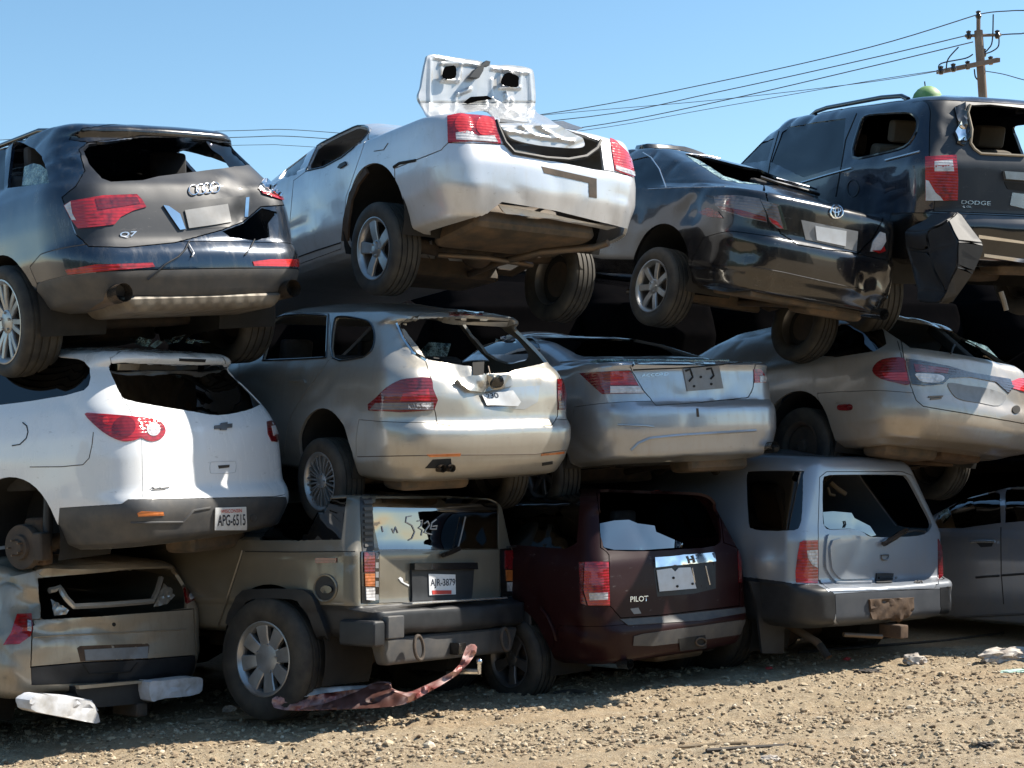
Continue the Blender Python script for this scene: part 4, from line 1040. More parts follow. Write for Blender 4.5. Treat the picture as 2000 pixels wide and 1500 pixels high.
def silver_wagon():
    c = crop(500, 580, .32)
    k = Car('wrecked_wagon', 'champagne silver station wagon with smashed rear window, above the sand off-roader', 'car',
            (38.5, -5.0, .3, -.135, 11.570, 1.505, 1.03),
            [(.22, .28, .72, 0.196), (.255, .09, .81, 0.238), (.36, .02, .86, 0.266), (.50, -.01, .885, 0.266), (.60, -.01, .885, 0.266), (.64, .02, .885, 0.259), (.67, .055, .885, 0.252), (.85, .065, .88, 0.238), (.97, .09, .86, 0.224),
             (1.03, .13, .84, 0.21), (1.36, .50, .66, 0.154), (1.38, .44, .65, 0.14), (1.42, .42, .62, 0.14), (1.45, .50, .59, 0.14), (1.49, .9, .46, 0.14)],
            [(.2, 4.4), (.5, 4.55), (.75, 4.45), (.95, 3.5), (1.0, 3.3), (1.45, 2.4), (1.5, 2.3)], dents=((c([(1430, 560)])[0], .14, .06), (c([(1230, 470)])[0], .14, .05)), dep=1.05, seed=6, wear=0.012)
    k.crumple(c([(1400, 520)])[0], .24, .022, 9); k.crumple(c([(930, 290)])[0], .14, .016, 12)
    k.hole(spline(c([(470, 372), (474, 160), (520, 120), (640, 135), (700, 160), (724, 230), (715, 310), (680, 352), (620, 374)]), 3), True, trim=.008)
    k.hole(c([(40, 388), (110, 130), (180, 108), (300, 102), (440, 112), (430, 370), (250, 380)]), True, trim=.008)
    k.hole(c([(880, 165), (1000, 132), (1300, 112), (1550, 132), (1592, 162), (1690, 280), (1785, 398), (1600, 440), (1545, 462), (1400, 470), (1310, 425), (1100, 392), (1040, 380), (970, 280)]))
    k.holes.append(k.prism([(-.58, 1.0), (.58, 1.0), (.5, 1.36), (-.5, 1.36)], 'x', 2.3, 3.6))
    for sx in (1, -1): k.arch(1.03, .36, .365, side=sx)
    k.liner(1.03, .36, .375, .84, .4); k.liner(1.03, .36, .375, -.84, -.4)
    k.split('tailgate', 'champagne_silver', c([(865, 158), (905, 260), (1038, 392), (1078, 520), (1085, 650), (1110, 770), (1200, 786), (1800, 782), (1836, 730), (1850, 500), (1832, 402), (1600, 166), (1560, 122), (1290, 84), (1000, 110)]), gap=1.8)
    k.split('rear_bumper', 'champagne_silver', xz=[(-.3, .1), (.70, .1), (.62, .40), (.56, .66), (-.3, .66)], gap=1.0)
    k.split('rear_door', 'champagne_silver', c([(-100, 400), (110, 120), (180, 96), (440, 102), (455, 200), (450, 375), (390, 460), (260, 640), (215, 720), (190, 800), (150, 1100), (-120, 1150)]), gap=1.0)
    k.finish('champagne_silver')
    k.lamp('tail_light', spline(c([(690, 692), (740, 612), (800, 552), (880, 508), (960, 496), (1060, 495), (1078, 560), (1085, 690)]), 2), 'dark_red_lens',
           (('bright_section', c([(880, 635), (900, 590), (1050, 560), (1062, 636)]), 'red_lens'), ('reverse_light', c([(700, 688), (735, 648), (1078, 642), (1080, 688)]), 'smoke_lens'), ('reflector', c([(930, 650), (1065, 648), (1065, 684), (930, 684)]), 'clear_lens')))
    k.lamp('tail_light', c([(1836, 502), (1868, 498), (1890, 600), (1884, 686), (1842, 690)]), 'dark_red_lens', (('reverse_light', c([(1842, 640), (1880, 636), (1880, 682), (1844, 686)]), 'smoke_lens'),))
    k.add('plate_recess', c([(1385, 590), (1560, 552), (1732, 540), (1720, 640), (1640, 686), (1400, 672)]), 'blue_silver', .002)  # bluish paint stands in for a reflection in the recess
    k.plate(c([(1368, 602), (1560, 572), (1607, 640), (1590, 666), (1400, 666)]), 'plate_white', '230', c([(1392, 598), (1470, 588), (1478, 620), (1398, 632)]), off=.02)
    k.add('torn_handle', c([(1210, 520), (1310, 490), (1420, 478), (1540, 490), (1560, 540), (1480, 568), (1380, 585), (1290, 580)]), 'champagne_silver', .03, .03, 6, shape=lambda a, b: .02*noise.noise(Vector((a*.07, b*.07, 2))))
    k.add('emblem_socket', c(circ(1455, 525, 38, 36)), 'gloss_black', .055, .03, 5)
    k.wire('latch_wire', c([(1405, 440), (1415, 480)]), .006, 'pipe', off=.03)
    k.add('trunk_latch', c([(1318, 405), (1390, 400), (1385, 480), (1322, 480)]), 'interior', .01, .05)
    k.wire('torn_trim', c([(860, 160), (900, 255), (960, 340), (1040, 388)]), .014, 'chrome', off=.0)
    k.add('brake_light', c([(1175, 98), (1390, 95), (1385, 110), (1180, 114)]), 'dark_red_lens', .006)
    k.add('reflector', c([(1040, 962), (1250, 955), (1245, 972), (1060, 977)]), 'amber_lens', .005); k.add('reflector', c([(1740, 957), (1880, 942), (1880, 956), (1740, 970)]), 'amber_lens', .005)
    k.add('exhaust_notch', c([(1030, 1045), (1078, 992), (1190, 986), (1195, 1046)]), 'interior', .002)
    for y in (.50, .42): k.pipe([(.4, y, .33), (.01, y, .335)], .028, 'pipe', 'exhaust_tip', True)
    k.add('bumper_vent', c([(1745, 1012), (1810, 1003), (1810, 1020), (1745, 1030)]), 'interior', .003)
    k.wire('bumper_crease', c([(620, 975), (900, 970), (1250, 965), (1700, 960), (1890, 935)]), .0035, 'steel_dirty', off=0)
    k.add('door_handle', c([(205, 520), (225, 502), (300, 505), (310, 525), (260, 516)]), 'champagne_silver', .018, .02)
    sheet(k, 'crazed_windscreen', c([(1005, 325), (1060, 276), (1190, 285), (1160, 382), (1020, 372)]), lambda a, b: 2.7, .006, 'crazed_glass', 14)
    sheet(k, 'crazed_windscreen', c([(1435, 320), (1470, 255), (1530, 262), (1590, 346), (1480, 346)]), lambda a, b: 2.7, .006, 'crazed_glass', 14)
    k.seats(1.45, .5, .38, rest=False); k.seats(2.4, .42, .38)
    k.wheel(1.03, .80, .18, .325, .21, .215, 'mesh', spin=5); k.wheel(1.03, -.77, .20, .318, .21, .21, 'mesh', side=-1)
    k.running_gear(1.03, .65, .29, (1.65, 0, .2), (.5, .3, .23), zf=.2)
    return k

def blue_silver_sedan():
    c = crop(1000, 600, .28)
    k = Car('wrecked_sedan', 'pale blue silver sedan with an empty plate bracket, underneath the glossy black sedan', 'car',
            (30.6, 2.5, .5, 1.542, 12.073, 1.610),
            [(.22, .26, .76, 0.212), (.26, .06, .86, 0.255), (.40, .02, .905, 0.289), (.46, .0, .915, 0.289), (.62, .0, .92, 0.289), (.66, .02, .92, 0.289), (.69, .055, .92, 0.281), (.85, .065, .915, 0.272), (.955, .075, .90, 0.255), (.975, .05, .895, 0.255), (1.01, .09, .88, 0.238),
             (1.04, .42, .85, 0.212), (1.06, .60, .83, 0.204), (1.09, .68, .81, 0.204), (1.30, 1.28, .68, 0.17), (1.43, 1.78, .58, 0.17), (1.47, 2.2, .45, 0.17)],
            SEDAN_FRONT(4.93), dep=1.09, seed=7, wear=0.01)
    k.holes.append(k.prism([(-.60, 1.12), (.60, 1.12), (.52, 1.38), (-.52, 1.38)], 'x', .5, 1.72))
    k.hole(c([(-300, 330), (-220, 150), (-60, 60), (20, 70), (90, 130), (200, 290), (190, 320), (0, 330)]), True, 'dark_glass')
    for sx in (1, -1): k.arch(1.12, .36, .385, side=sx)
    k.liner(1.12, .36, .395, .87, .4); k.liner(1.12, .36, .395, -.87, -.4)
    k.split('trunk_lid', 'blue_silver', c([(782, 340), (842, 450), (920, 580), (1005, 682), (1300, 662), (1645, 626), (1678, 560), (1692, 400), (1662, 350), (1500, 265), (1200, 255), (900, 280)]), gap=1.8)
    k.split('rear_bumper', 'blue_silver', xz=[(-.3, .1), (.76, .1), (.68, .40), (.55, .69), (-.3, .69)], gap=1.0)
    k.finish('blue_silver')
    k.lamp('tail_light', c([(475, 462), (600, 450), (825, 440), (880, 545), (925, 600), (630, 606), (590, 570)]), 'dark_red_lens',
           (('bright_section', c([(688, 446), (822, 444), (876, 542), (688, 544)]), 'red_lens'), ('reverse_light', c([(688, 552), (882, 552), (920, 598), (688, 600)]), 'clear_lens')))
    k.lamp('tail_light', c([(1684, 432), (1730, 430), (1762, 480), (1772, 524), (1690, 528)]), 'red_lens', (('reverse_light', c([(1722, 482), (1765, 478), (1772, 522), (1726, 524)]), 'clear_lens'),))
    k.wire('lid_lip', c([(845, 438), (1180, 424), (1450, 402), (1660, 378)]), .006, 'interior', off=0)
    k.text('badge', c([(905, 466), (1090, 455), (1088, 476), (900, 488)]), 'ACCORD', 'badge_silver', .004)
    k.plate(c([(1190, 430), (1440, 405), (1470, 566), (1220, 586)]), 'plate_grey', name='plate_bracket', off=.008)
    for q in ([(1205, 445), (1238, 432), (1255, 490), (1230, 518)], [(1350, 432), (1385, 425), (1402, 480), (1380, 502)]): k.wire('bracket_slot', c(q), .009, 'interior', off=.009)
    for q in ((1265, 552), (1385, 537), (1312, 488)): k.add('bolt_hole', c(circ(*q, 9, 9, 10)), 'interior', .011, .003, 4)
    for q in ([(1288, 322), (1305, 362)], [(1328, 316), (1350, 356)], [(1298, 343), (1340, 336)]): k.wire('emblem', c(q), .007, 'dark_alloy', off=.006)
    k.add('scuff', c([(1284, 706), (1300, 706), (1306, 765), (1288, 765)]), 'steel_dirty', .002, .003, 4)
    k.wire('bumper_crease', c([(740, 820), (900, 825), (985, 832)]), .008, 'blue_silver', off=.004)
    k.wire('bumper_crease', c([(830, 1000), (880, 950), (960, 915), (1150, 895), (1700, 860)]), .012, 'blue_silver', off=.002)
    k.wire('tail_crease', c([(340, 385), (500, 372), (780, 360)]), .006, 'blue_silver', off=.002)
    k.pipe([(.5, -.64, .30), (.0, -.66, .30)], .048, 'chrome', 'exhaust_tip', True)
    k.box('glass_debris', (.75, 0, 1.06), (.5, 1.3, .02), 'crazed_glass', None, .005)
    k.wheel(1.12, .80, .20, .325, .215, .21, 'seven', 'dark_alloy'); k.wheel(1.12, -.80, .18, .325, .215, .21, 'seven', side=-1)
    k.running_gear(1.12, .66, .29, (1.75, 0, .2), (.42, -.3, .22), zf=.2)
    return k

def taupe_wagon():
    c = crop(1440, 560, .28)
    k = Car('wrecked_wagon', 'dusty taupe station wagon with oval tail lights, under the black SUV at the right edge', 'car',
            (34.5, 3.0, 7.0, 3.93, 12.76, 1.555, 1.04),
            [(.26, .28, .78, 0.221), (.30, .08, .89, 0.272), (.42, .01, .95, 0.289), (.54, .0, .96, 0.289), (.60, .02, .96, 0.289), (.66, .05, .955, 0.281), (.80, .065, .94, 0.272), (.98, .12, .90, 0.272), (1.05, .2, .84, 0.297), (1.36, .68, .65, 0.238), (1.40, .70, .60, 0.212), (1.44, .78, .56, 0.212), (1.48, 1.2, .43, 0.212)],
            [(.2, 4.9), (.5, 5.07), (.75, 4.95), (.95, 3.9), (1.0, 3.7), (1.45, 2.6), (1.5, 2.5)], bow=.10, dep=1.09, seed=8, wear=0.012)
    k.holes.append(k.prism([(-.66, 1.02), (.66, 1.02), (.60, 1.2), (.50, 1.37), (-.50, 1.37), (-.60, 1.2)], 'x', -.2, 1.05))
    k.hole(c([(560, 480), (620, 330), (720, 260), (950, 240), (1020, 300), (1040, 400), (960, 450), (700, 490)]), True, 'black_glass')
    k.holes.append(k.prism([(-.62, 1.0), (.62, 1.0), (.5, 1.36), (-.5, 1.36)], 'x', 2.3, 4.2))
    for sx in (1, -1): k.arch(1.22, .36, .385, side=sx)
    k.liner(1.22, .36, .395, .87, .4); k.liner(1.22, .36, .395, -.87, -.4)
    k.split('tailgate', 'taupe', c([(1128, 250), (1150, 400), (1165, 500), (1212, 690), (1250, 790), (1300, 832), (1600, 882), (1990, 950), (2140, 960), (2160, 600), (1990, 350), (1760, 230), (1250, 212)]), gap=1.8)
    k.split('rear_bumper', 'taupe', c([(560, 745), (700, 735), (1000, 724), (1225, 742), (1250, 790), (1300, 834), (1600, 884), (2000, 955), (2300, 960), (2300, 1250), (700, 1250), (620, 1000)]), gap=1.0)
    k.finish('taupe')
    k.lamp('tail_light', spline(c([(945, 590), (975, 532), (1040, 502), (1160, 500), (1180, 580), (1200, 682), (1100, 668), (1000, 642)]), 3), 'dark_red_lens', (('bright_section', c([(1010, 600), (1180, 600), (1190, 660), (1100, 655), (1030, 638)]), 'red_lens'),))
    k.lamp('light_bar', c([(1176, 503), (1300, 520), (1470, 555), (1620, 598), (1900, 645), (1925, 700), (1890, 745), (1800, 665), (1620, 632), (1475, 640), (1430, 682), (1300, 692), (1217, 682)]), 'dark_smoke',
           (('red_section', c([(1226, 540), (1470, 572), (1465, 606), (1240, 596)]), 'dark_red_lens'), ('reverse_light', spline(c([(1246, 606), (1400, 615), (1440, 640), (1400, 670), (1290, 665), (1255, 640)]), 3), 'clear_lens')))
    k.lamp('tail_light', c([(1905, 662), (1960, 640), (2010, 640), (2100, 690), (2090, 760), (1990, 730), (1920, 712)]), 'bright_red_lens')
    k.add('plate_recess', spline(c([(1470, 672), (1600, 690), (1750, 712), (1872, 762), (1822, 832), (1690, 812), (1560, 790), (1500, 750)]), 3), 'plate_grey', .006, .01)
    k.add('lock', c(circ(1942, 858, 28, 28)), 'interior', .008)
    for q in ([(1330, 770), (1430, 765)], [(1345, 785), (1420, 778)]): k.wire('badge', c(q), .006, 'dark_alloy', off=.005)
    k.add('side_marker', spline(c([(698, 842), (715, 822), (790, 820), (806, 840), (790, 862), (715, 862)]), 3), 'dark_red_lens', .006)
    k.wire('panel_gap', c([(1118, 380), (1135, 440), (1150, 500)]), .004, 'interior', off=0)
    k.wire('wiper_arm', c([(1480, 480), (1510, 420)]), .008, 'black_plastic', off=.02)
    sheet(k, 'crazed_windscreen', c([(1260, 345), (1500, 352), (1620, 375), (1740, 415), (1850, 530), (1700, 540), (1480, 480), (1380, 440)]), lambda a, b: 3.0, .006, 'crazed_glass', 20)
    k.box('window_pillar', (.55, -.30, 1.15), (.75, .10, .08), 'interior', Matrix.Rotation(R(-40), 3, 'Y'), .02)
    k.seats(2.5, .45, .4)
    k.wheel(1.22, .80, .29, .325, .205, .20, 'steel', 'steel_dirty'); k.wheel(1.22, -.78, .28, .325, .205, .2, 'steel', 'steel_dirty', side=-1)
    k.running_gear(1.22, .66, .28, (1.8, 0, .22), (.62, .35, .27), zf=.24)
    k.box('resonator', (.60, -.25, .28), (.26, .5, .15), 'rust', None, .06)
    k.pipe([(1.6, .5, .22), (1.0, .3, .20), (.8, -.5, .22)], .02, 'rust', 'stabiliser_bar')
    return k

# ================================================================== bottom row
def beige_van():
    c = crop(0, 1050, .26); d = crop(0, 1040, .2532)
    k = Car('wrecked_van', 'crushed beige van with an empty tailgate frame and white foam bumper blocks, bottom left corner', 'van',
            (51.5, -.7, 3.4, -2.890, 10.862, -.058),
            [(.44, .12, .82, .16), (.48, .04, .89, .2), (.66, 0, .91, .2), (.98, .03, .91, .2), (1.05, .06, .89, .2), (1.26, .18, .80, .18), (1.30, .16, .77, .18), (1.34, .25, .72, .2), (1.38, .6, .55, .2)],
            [(.4, 4.6), (.7, 4.7), (1.0, 4.3), (1.4, 3.0)], bow=.05, taper=.03,
            dents=((d([(80, 500)])[0], .3, .10),), dep=1.08, seed=9, wear=0.03)
    k.crumple(d([(60, 480)])[0], .45, .05, 6); k.crumple(d([(100, 900)])[0], .3, .02, 8); k.crumple(c([(450, 680)])[0], .25, .014, 7)
    k.hole(c([(285, 305), (700, 272), (1000, 240), (1300, 232), (1392, 300), (1402, 530), (1100, 565), (700, 592), (400, 612), (300, 602)]))
    k.arch(3.75, .38, .38); k.liner(3.75, .38, .39, .84, .4)
    for sx in (1, -1): k.arch(1.0, .38, .38, side=sx)
    k.liner(1.0, .38, .39, .86, .4); k.liner(1.0, .38, .39, -.86, -.4)
    k.split('tailgate', 'beige_paint', c([(250, 622), (700, 596), (1100, 566), (1450, 540), (1470, 880), (1100, 908), (600, 935), (236, 968)]), gap=2.5)
    k.split('lower_trim', 'black_plastic', c([(235, 972), (600, 939), (1100, 912), (1465, 884), (1480, 1045), (900, 1085), (240, 1105)]), gap=1.0, label='dark plastic strip along the tailgate foot')
    k.split('roof_header', 'beige_paint', c([(225, 228), (600, 205), (1000, 180), (1400, 180), (1395, 296), (1302, 228), (1000, 236), (700, 268), (330, 298)]), gap=1.0)
    k.finish('beige_paint')
    k.wire('tailgate_crease', c([(250, 750), (400, 738), (800, 720), (1400, 688)]), .006, 'beige_paint', off=.003)
    k.add('plate_recess', c([(578, 830), (600, 814), (1108, 795), (1122, 808), (1112, 910), (604, 932)]), 'rust', .001)
    k.add('recess_panel', c([(632, 842), (1112, 818), (1106, 905), (642, 924)]), 'plate_grey', .006)
    k.add('badge_hole', c(circ(855, 652, 14, 15)), 'interior', .003, .003, 4)
    k.wire('handle_outline', c([(625, 955), (670, 1020), (980, 1005), (1030, 940)]), .006, 'interior', off=.003)
    fr = [(375, 395), (415, 385), (450, 370), (500, 450), (560, 512), (800, 500), (1150, 472), (1185, 400), (1215, 300)]
    k.wire('gate_frame', c(fr), .022, 'champagne_silver', off=-.01)
    k.add('frame_plate', c([(383, 452), (440, 480), (530, 540), (510, 572), (418, 576), (396, 520)]), 'champagne_silver', -.02, .01, 5, shape=lambda a, b: .02*noise.noise(Vector((a*.3, b*.3, 0))))
    k.add('frame_plate', c([(1175, 486), (1245, 330), (1310, 375), (1322, 430), (1272, 490), (1170, 512)]), 'champagne_silver', -.02, .01, 5, shape=lambda a, b: .02*noise.noise(Vector((a*.3, b*.3, 4))))
    k.lamp('tail_light', d([(128, 632), (245, 630), (252, 720), (236, 800), (150, 860), (28, 868), (90, 762)]), 'red_lens', (('reverse_light', d([(214, 682), (242, 690), (236, 770), (208, 760)]), 'clear_lens'),))
    k.lamp('tail_light', c([(1385, 372), (1440, 360), (1456, 470), (1402, 500)]), 'dark_red_lens', (('reverse_light', c(circ(1432, 442, 16, 26)), 'clear_lens'),))
    sheet(k, 'bumper_beam', c([(560, 1120), (900, 1090), (1140, 1072), (1140, 1240), (740, 1275), (580, 1180)]), lambda a, b: -.02, .12, 'black_plastic', 30, None, None, .015)
    sheet(k, 'bumper_beam', c([(590, 1112), (760, 1098), (1100, 1072), (1105, 1090), (700, 1130), (600, 1140)]), lambda a, b: -.06, .06, 'beige_paint', 30)
    fo = lambda a, b: .012*noise.noise(Vector((a*.15, b*.15, 0)))
    sheet(k, 'bumper_foam', spline(c([(1120, 1088), (1200, 1078), (1440, 1050), (1505, 1052), (1522, 1075), (1520, 1150), (1450, 1186), (1240, 1208), (1180, 1226), (1135, 1222)]), 2), lambda a, b: -.14, .14, 'foam_white', 8, fo, None, 0)
    o = sheet(k, 'bumper_foam', spline(c([(225, 1222), (270, 1190), (320, 1175), (500, 1205), (680, 1228), (722, 1290), (748, 1360), (720, 1396), (500, 1352), (270, 1308), (235, 1270)]), 2), lambda a, b: -.26, .16, 'foam_white', 8, fo, None, 0)
    o['label'] = 'white foam bumper block hanging loose'
    sheet(k, 'foam_ledge', c([(330, 1172), (500, 1185), (690, 1222), (740, 1300), (500, 1262), (500, 1215)]), lambda a, b: -.12, .10, 'foam_white', 10)
    k.box('wiring_clump', (.05, .42, .40), (.12, .3, .12), 'interior', None, .04)
    k.box('tow_hook', (.1, -.2, .30), (.3, .1, .1), 'steel_dirty', None, .03)
    k.wheel(3.75, .80, .34, .34, .21, .21, 'steel', 'steel_dirty')
    k.wheel(1.0, .80, .34, .34, .21, .21, 'steel', 'steel_dirty'); k.wheel(1.0, -.80, .34, .34, .21, .21, 'steel', 'steel_dirty', side=-1)
    k.running_gear(1.0, .68, .33, (1.8, 0, .4), (.5, -.3, .4), zf=.36)
    return k

def sand_offroader():
    c = crop(400, 950, .33)
    k = Car('wrecked_offroader', 'boxy sand off-roader with black plate holder, under the champagne silver wagon', 'car',
            (53.7, -.3, 3.8, -.589, 11.582, .006),
            [(.60, .08, .80, .1), (.63, -.08, .92, .14), (.66, -.12, .95, .14), (.80, -.12, .97, .14), (.815, -.10, .975, .12), (.83, .02, .985, .1), (.86, .04, 1.0, .08), (1.22, .05, 1.0, .08), (1.26, .07, .98, .08), (1.58, .095, .90, .1), (1.63, .15, .84, .1), (1.66, .6, .6, .1)],
            [(.5, 4.6), (.8, 4.8), (1.2, 4.7), (1.25, 3.4), (1.7, 3.0)], bow=.02, taper=.01, crush=lambda v: Vector((v.x, v.y, v.z-.30*max(0, min(1, (v.z-1.30)/.33))*max(0, min(1, (v.x-.42)/.25))*max(0, min(1, (v.y+.1)/.4)))), dep=1.06, seed=10, wear=0.012)
    k.hole(c([(990, 100), (1010, 60), (1740, 55), (1740, 368), (1032, 374), (1003, 240)]), False, 'mirror_glass')
    k.hole(c([(330, 320), (470, 100), (840, 60), (808, 316)]), True, 'black_glass')
    for sx in (1, -1): k.arch(.87, .46, .52, side=sx)
    k.liner(.87, .46, .53, .96, .45); k.liner(.87, .46, .53, -.96, -.45)
    k.split('tailgate', 'sand', c([(1030, 380), (1740, 373), (1742, 662), (1030, 690)]), gap=1.5)
    k.split('rear_bumper', 'black_plastic', xz=[(-.4, .4), (.9, .4), (.5, .70), (.42, .845), (-.4, .845)], gap=.5)
    k.finish('sand')
    lv = k.add('louvre_panel', c([(915, 40), (985, 40), (1000, 385), (930, 385)]), 'black_plastic', .006, .008)
    for i in range(8):
        y = 90+i*36; k.add('louvre', c([(938, y), (985, y-2), (987, y+16), (940, y+18)]), 'grey_plastic', .016, .012, 6, lv)
    lm = k.add('tail_light', c([(920, 386), (1030, 386), (1028, 690), (926, 690)]), 'gloss_black', .008, .02)
    for pl, m, n_ in (([(935, 392), (998, 392), (998, 510), (937, 510)], 'dark_red_lens', 'stop_lens'), ([(940, 516), (998, 516), (998, 590), (942, 590)], 'amber_lens', 'indicator_lens'), ([(945, 596), (998, 598), (1000, 678), (948, 672)], 'clear_lens', 'reverse_light')):
        k.add(n_, c(pl), m, .016, .012, 6, lm)
    for y in (395, 450, 505, 560, 640): k.add('lamp_slot', c([(1004, y), (1022, y), (1022, y+34), (1004, y+34)]), 'plate_grey', .012, .004, 6, lm)
    lm = k.add('tail_light', c([(1745, 372), (1865, 360), (1880, 640), (1750, 660)]), 'gloss_black', .008, .02)
    for pl, m, n_ in (([(1770, 382), (1815, 380), (1820, 490), (1770, 490)], 'dark_red_lens', 'stop_lens'), ([(1775, 495), (1825, 495), (1825, 560), (1780, 560)], 'amber_lens', 'indicator_lens'), ([(1785, 568), (1825, 565), (1825, 620), (1785, 620)], 'clear_lens', 'reverse_light')):
        k.add(n_, c(pl), m, .016, .012, 6, lm)
    k.wire('lamp_guard', c([(1760, 370), (1862, 362), (1874, 560), (1870, 640)]), .008, 'black_plastic', off=.05)
    br = k.add('plate_holder', c([(1213, 465), (1240, 452), (1585, 452), (1580, 520), (1570, 668), (1218, 688)]), 'black_plastic', .02, .03)
    k.add('holder_lip', c([(1213, 455), (1585, 450), (1588, 490), (1213, 495)]), 'gloss_black', .05, .05, 9, br)
    k.plate(c([(1308, 518), (1465, 522), (1468, 640), (1312, 645)]), 'plate_white', 'AJR-3879', c([(1316, 548), (1463, 546), (1463, 600), (1318, 604)]), off=.03)
    k.add('plate_sticker', c([(1325, 616), (1440, 615), (1440, 638), (1328, 640)]), 'ink_red', .034, .003)
    k.wire('wiper_arm', c([(1390, 408), (1430, 396), (1485, 374)]), .02, 'gloss_black', off=.03); k.wire('wiper_blade', c([(1488, 362), (1510, 270), (1530, 180)]), .006, 'plate_grey', off=.02)
    for q in ([(1225, 175), (1197, 180), (1192, 210), (1228, 230), (1245, 268), (1228, 308), (1208, 318)], [(1262, 205), (1290, 200), (1284, 232), (1266, 245), (1290, 258), (1284, 290)], [(1300, 220), (1322, 205), (1332, 228), (1300, 272), (1345, 284)], [(1372, 195), (1346, 215), (1338, 252), (1372, 252), (1376, 232), (1352, 236)], [(1050, 235), (1058, 270)], [(1110, 250), (1120, 275), (1132, 240), (1145, 275)]):
        k.wire('marker_scrawl', c(q), .005, 'foam_white', off=-.003)
    k.add('white_spot', c([(1144, 545), (1155, 536), (1168, 545), (1172, 565), (1206, 582), (1204, 592), (1160, 566)]), 'plate_white', .006, .005, 4)  # small white spot with a short tail
    k.add('side_marker', c([(655, 428), (668, 422), (782, 424), (782, 452), (658, 455)]), 'dark_red_lens', .008, .01)
    k.add('fuel_cap', c(circ(715, 602, 64, 76, 24)), 'black_plastic', .004, .006); k.wire('fuel_ring', c(circ(715, 602, 66, 78, 28)), .009, 'sand', True, .004)
    k.add('fuel_knob', c(circ(728, 610, 34, 24, 14)), 'gloss_black', .02, .02, 6)
    k.wire('body_line', c([(240, 385), (500, 388), (890, 385)]), .004, 'interior', off=0)
    k.wire('door_edge', c([(228, 380), (190, 500), (130, 680), (80, 820)]), .010, 'sand', off=.012)
    fl = spline(c([(150, 800), (190, 680), (235, 628), (290, 608), (560, 606), (640, 632), (685, 700), (790, 1000), (740, 1010), (640, 760), (590, 690), (540, 664), (310, 662), (250, 700), (205, 800)]), 2)
    k.add('fender_flare', fl, 'black_plastic', .05, .07, 8)
    k.box('corner_step', (.02, .93, .66), (.34, .13, .18), 'black_plastic', None, .03); k.box('corner_step', (.02, -.93, .66), (.34, .13, .18), 'black_plastic', None, .03)
    k.box('tread_strip', (-.05, -.05, .852), (.10, 1.15, .012), 'badge_silver', None, .003)
    k.box('bumper_block', (-.14, .78, .70), (.06, .18, .16), 'grey_plastic', None, .015)
    k.box('skid_beam', (.0, 0, .52), (.12, 1.5, .20), 'grey_plastic', None, .04, 1.1)
    for y in (.52, -.52):
        bm = bmesh.new(); bm_tube(bm, [(-.16+.012*math.cos(a), y+.05*math.sin(a), .54+.085*math.cos(a)) for a in [2*math.pi*i/20 for i in range(20)]], .013, 8, True); link('tow_shackle', from_bm(bm), 'steel_dirty', k.root)
    k.box('hitch_receiver', (-.06, 0, .50), (.18, .09, .09), 'gloss_black', None, .01)
    bm = bmesh.new(); p = k.I @ pixel_at((936, 1292), 12.05); bmesh.ops.create_uvsphere(bm, u_segments=14, v_segments=10, radius=.026)
    for v in bm.verts: v.co += p
    bm_tube(bm, [p-Vector((0, 0, .02)), p-Vector((0, 0, .09))], .016, 10); bm_tube(bm, [p-Vector((0, 0, .075)), p-Vector((-.3, 0, .09))], .022, 8)
    link('tow_ball', from_bm(bm), 'chrome', k.root)
    k.wheel(.87, .90, .44, .45, .32, .27, 'slots', spin=11); k.wheel(.87, -.90, .44, .45, .32, .27, 'slots', side=-1)
    k.running_gear(.87, .8, .44, (1.8, 0, .55), (.4, -.4, .55), zf=.52, heavy=True)
    return k

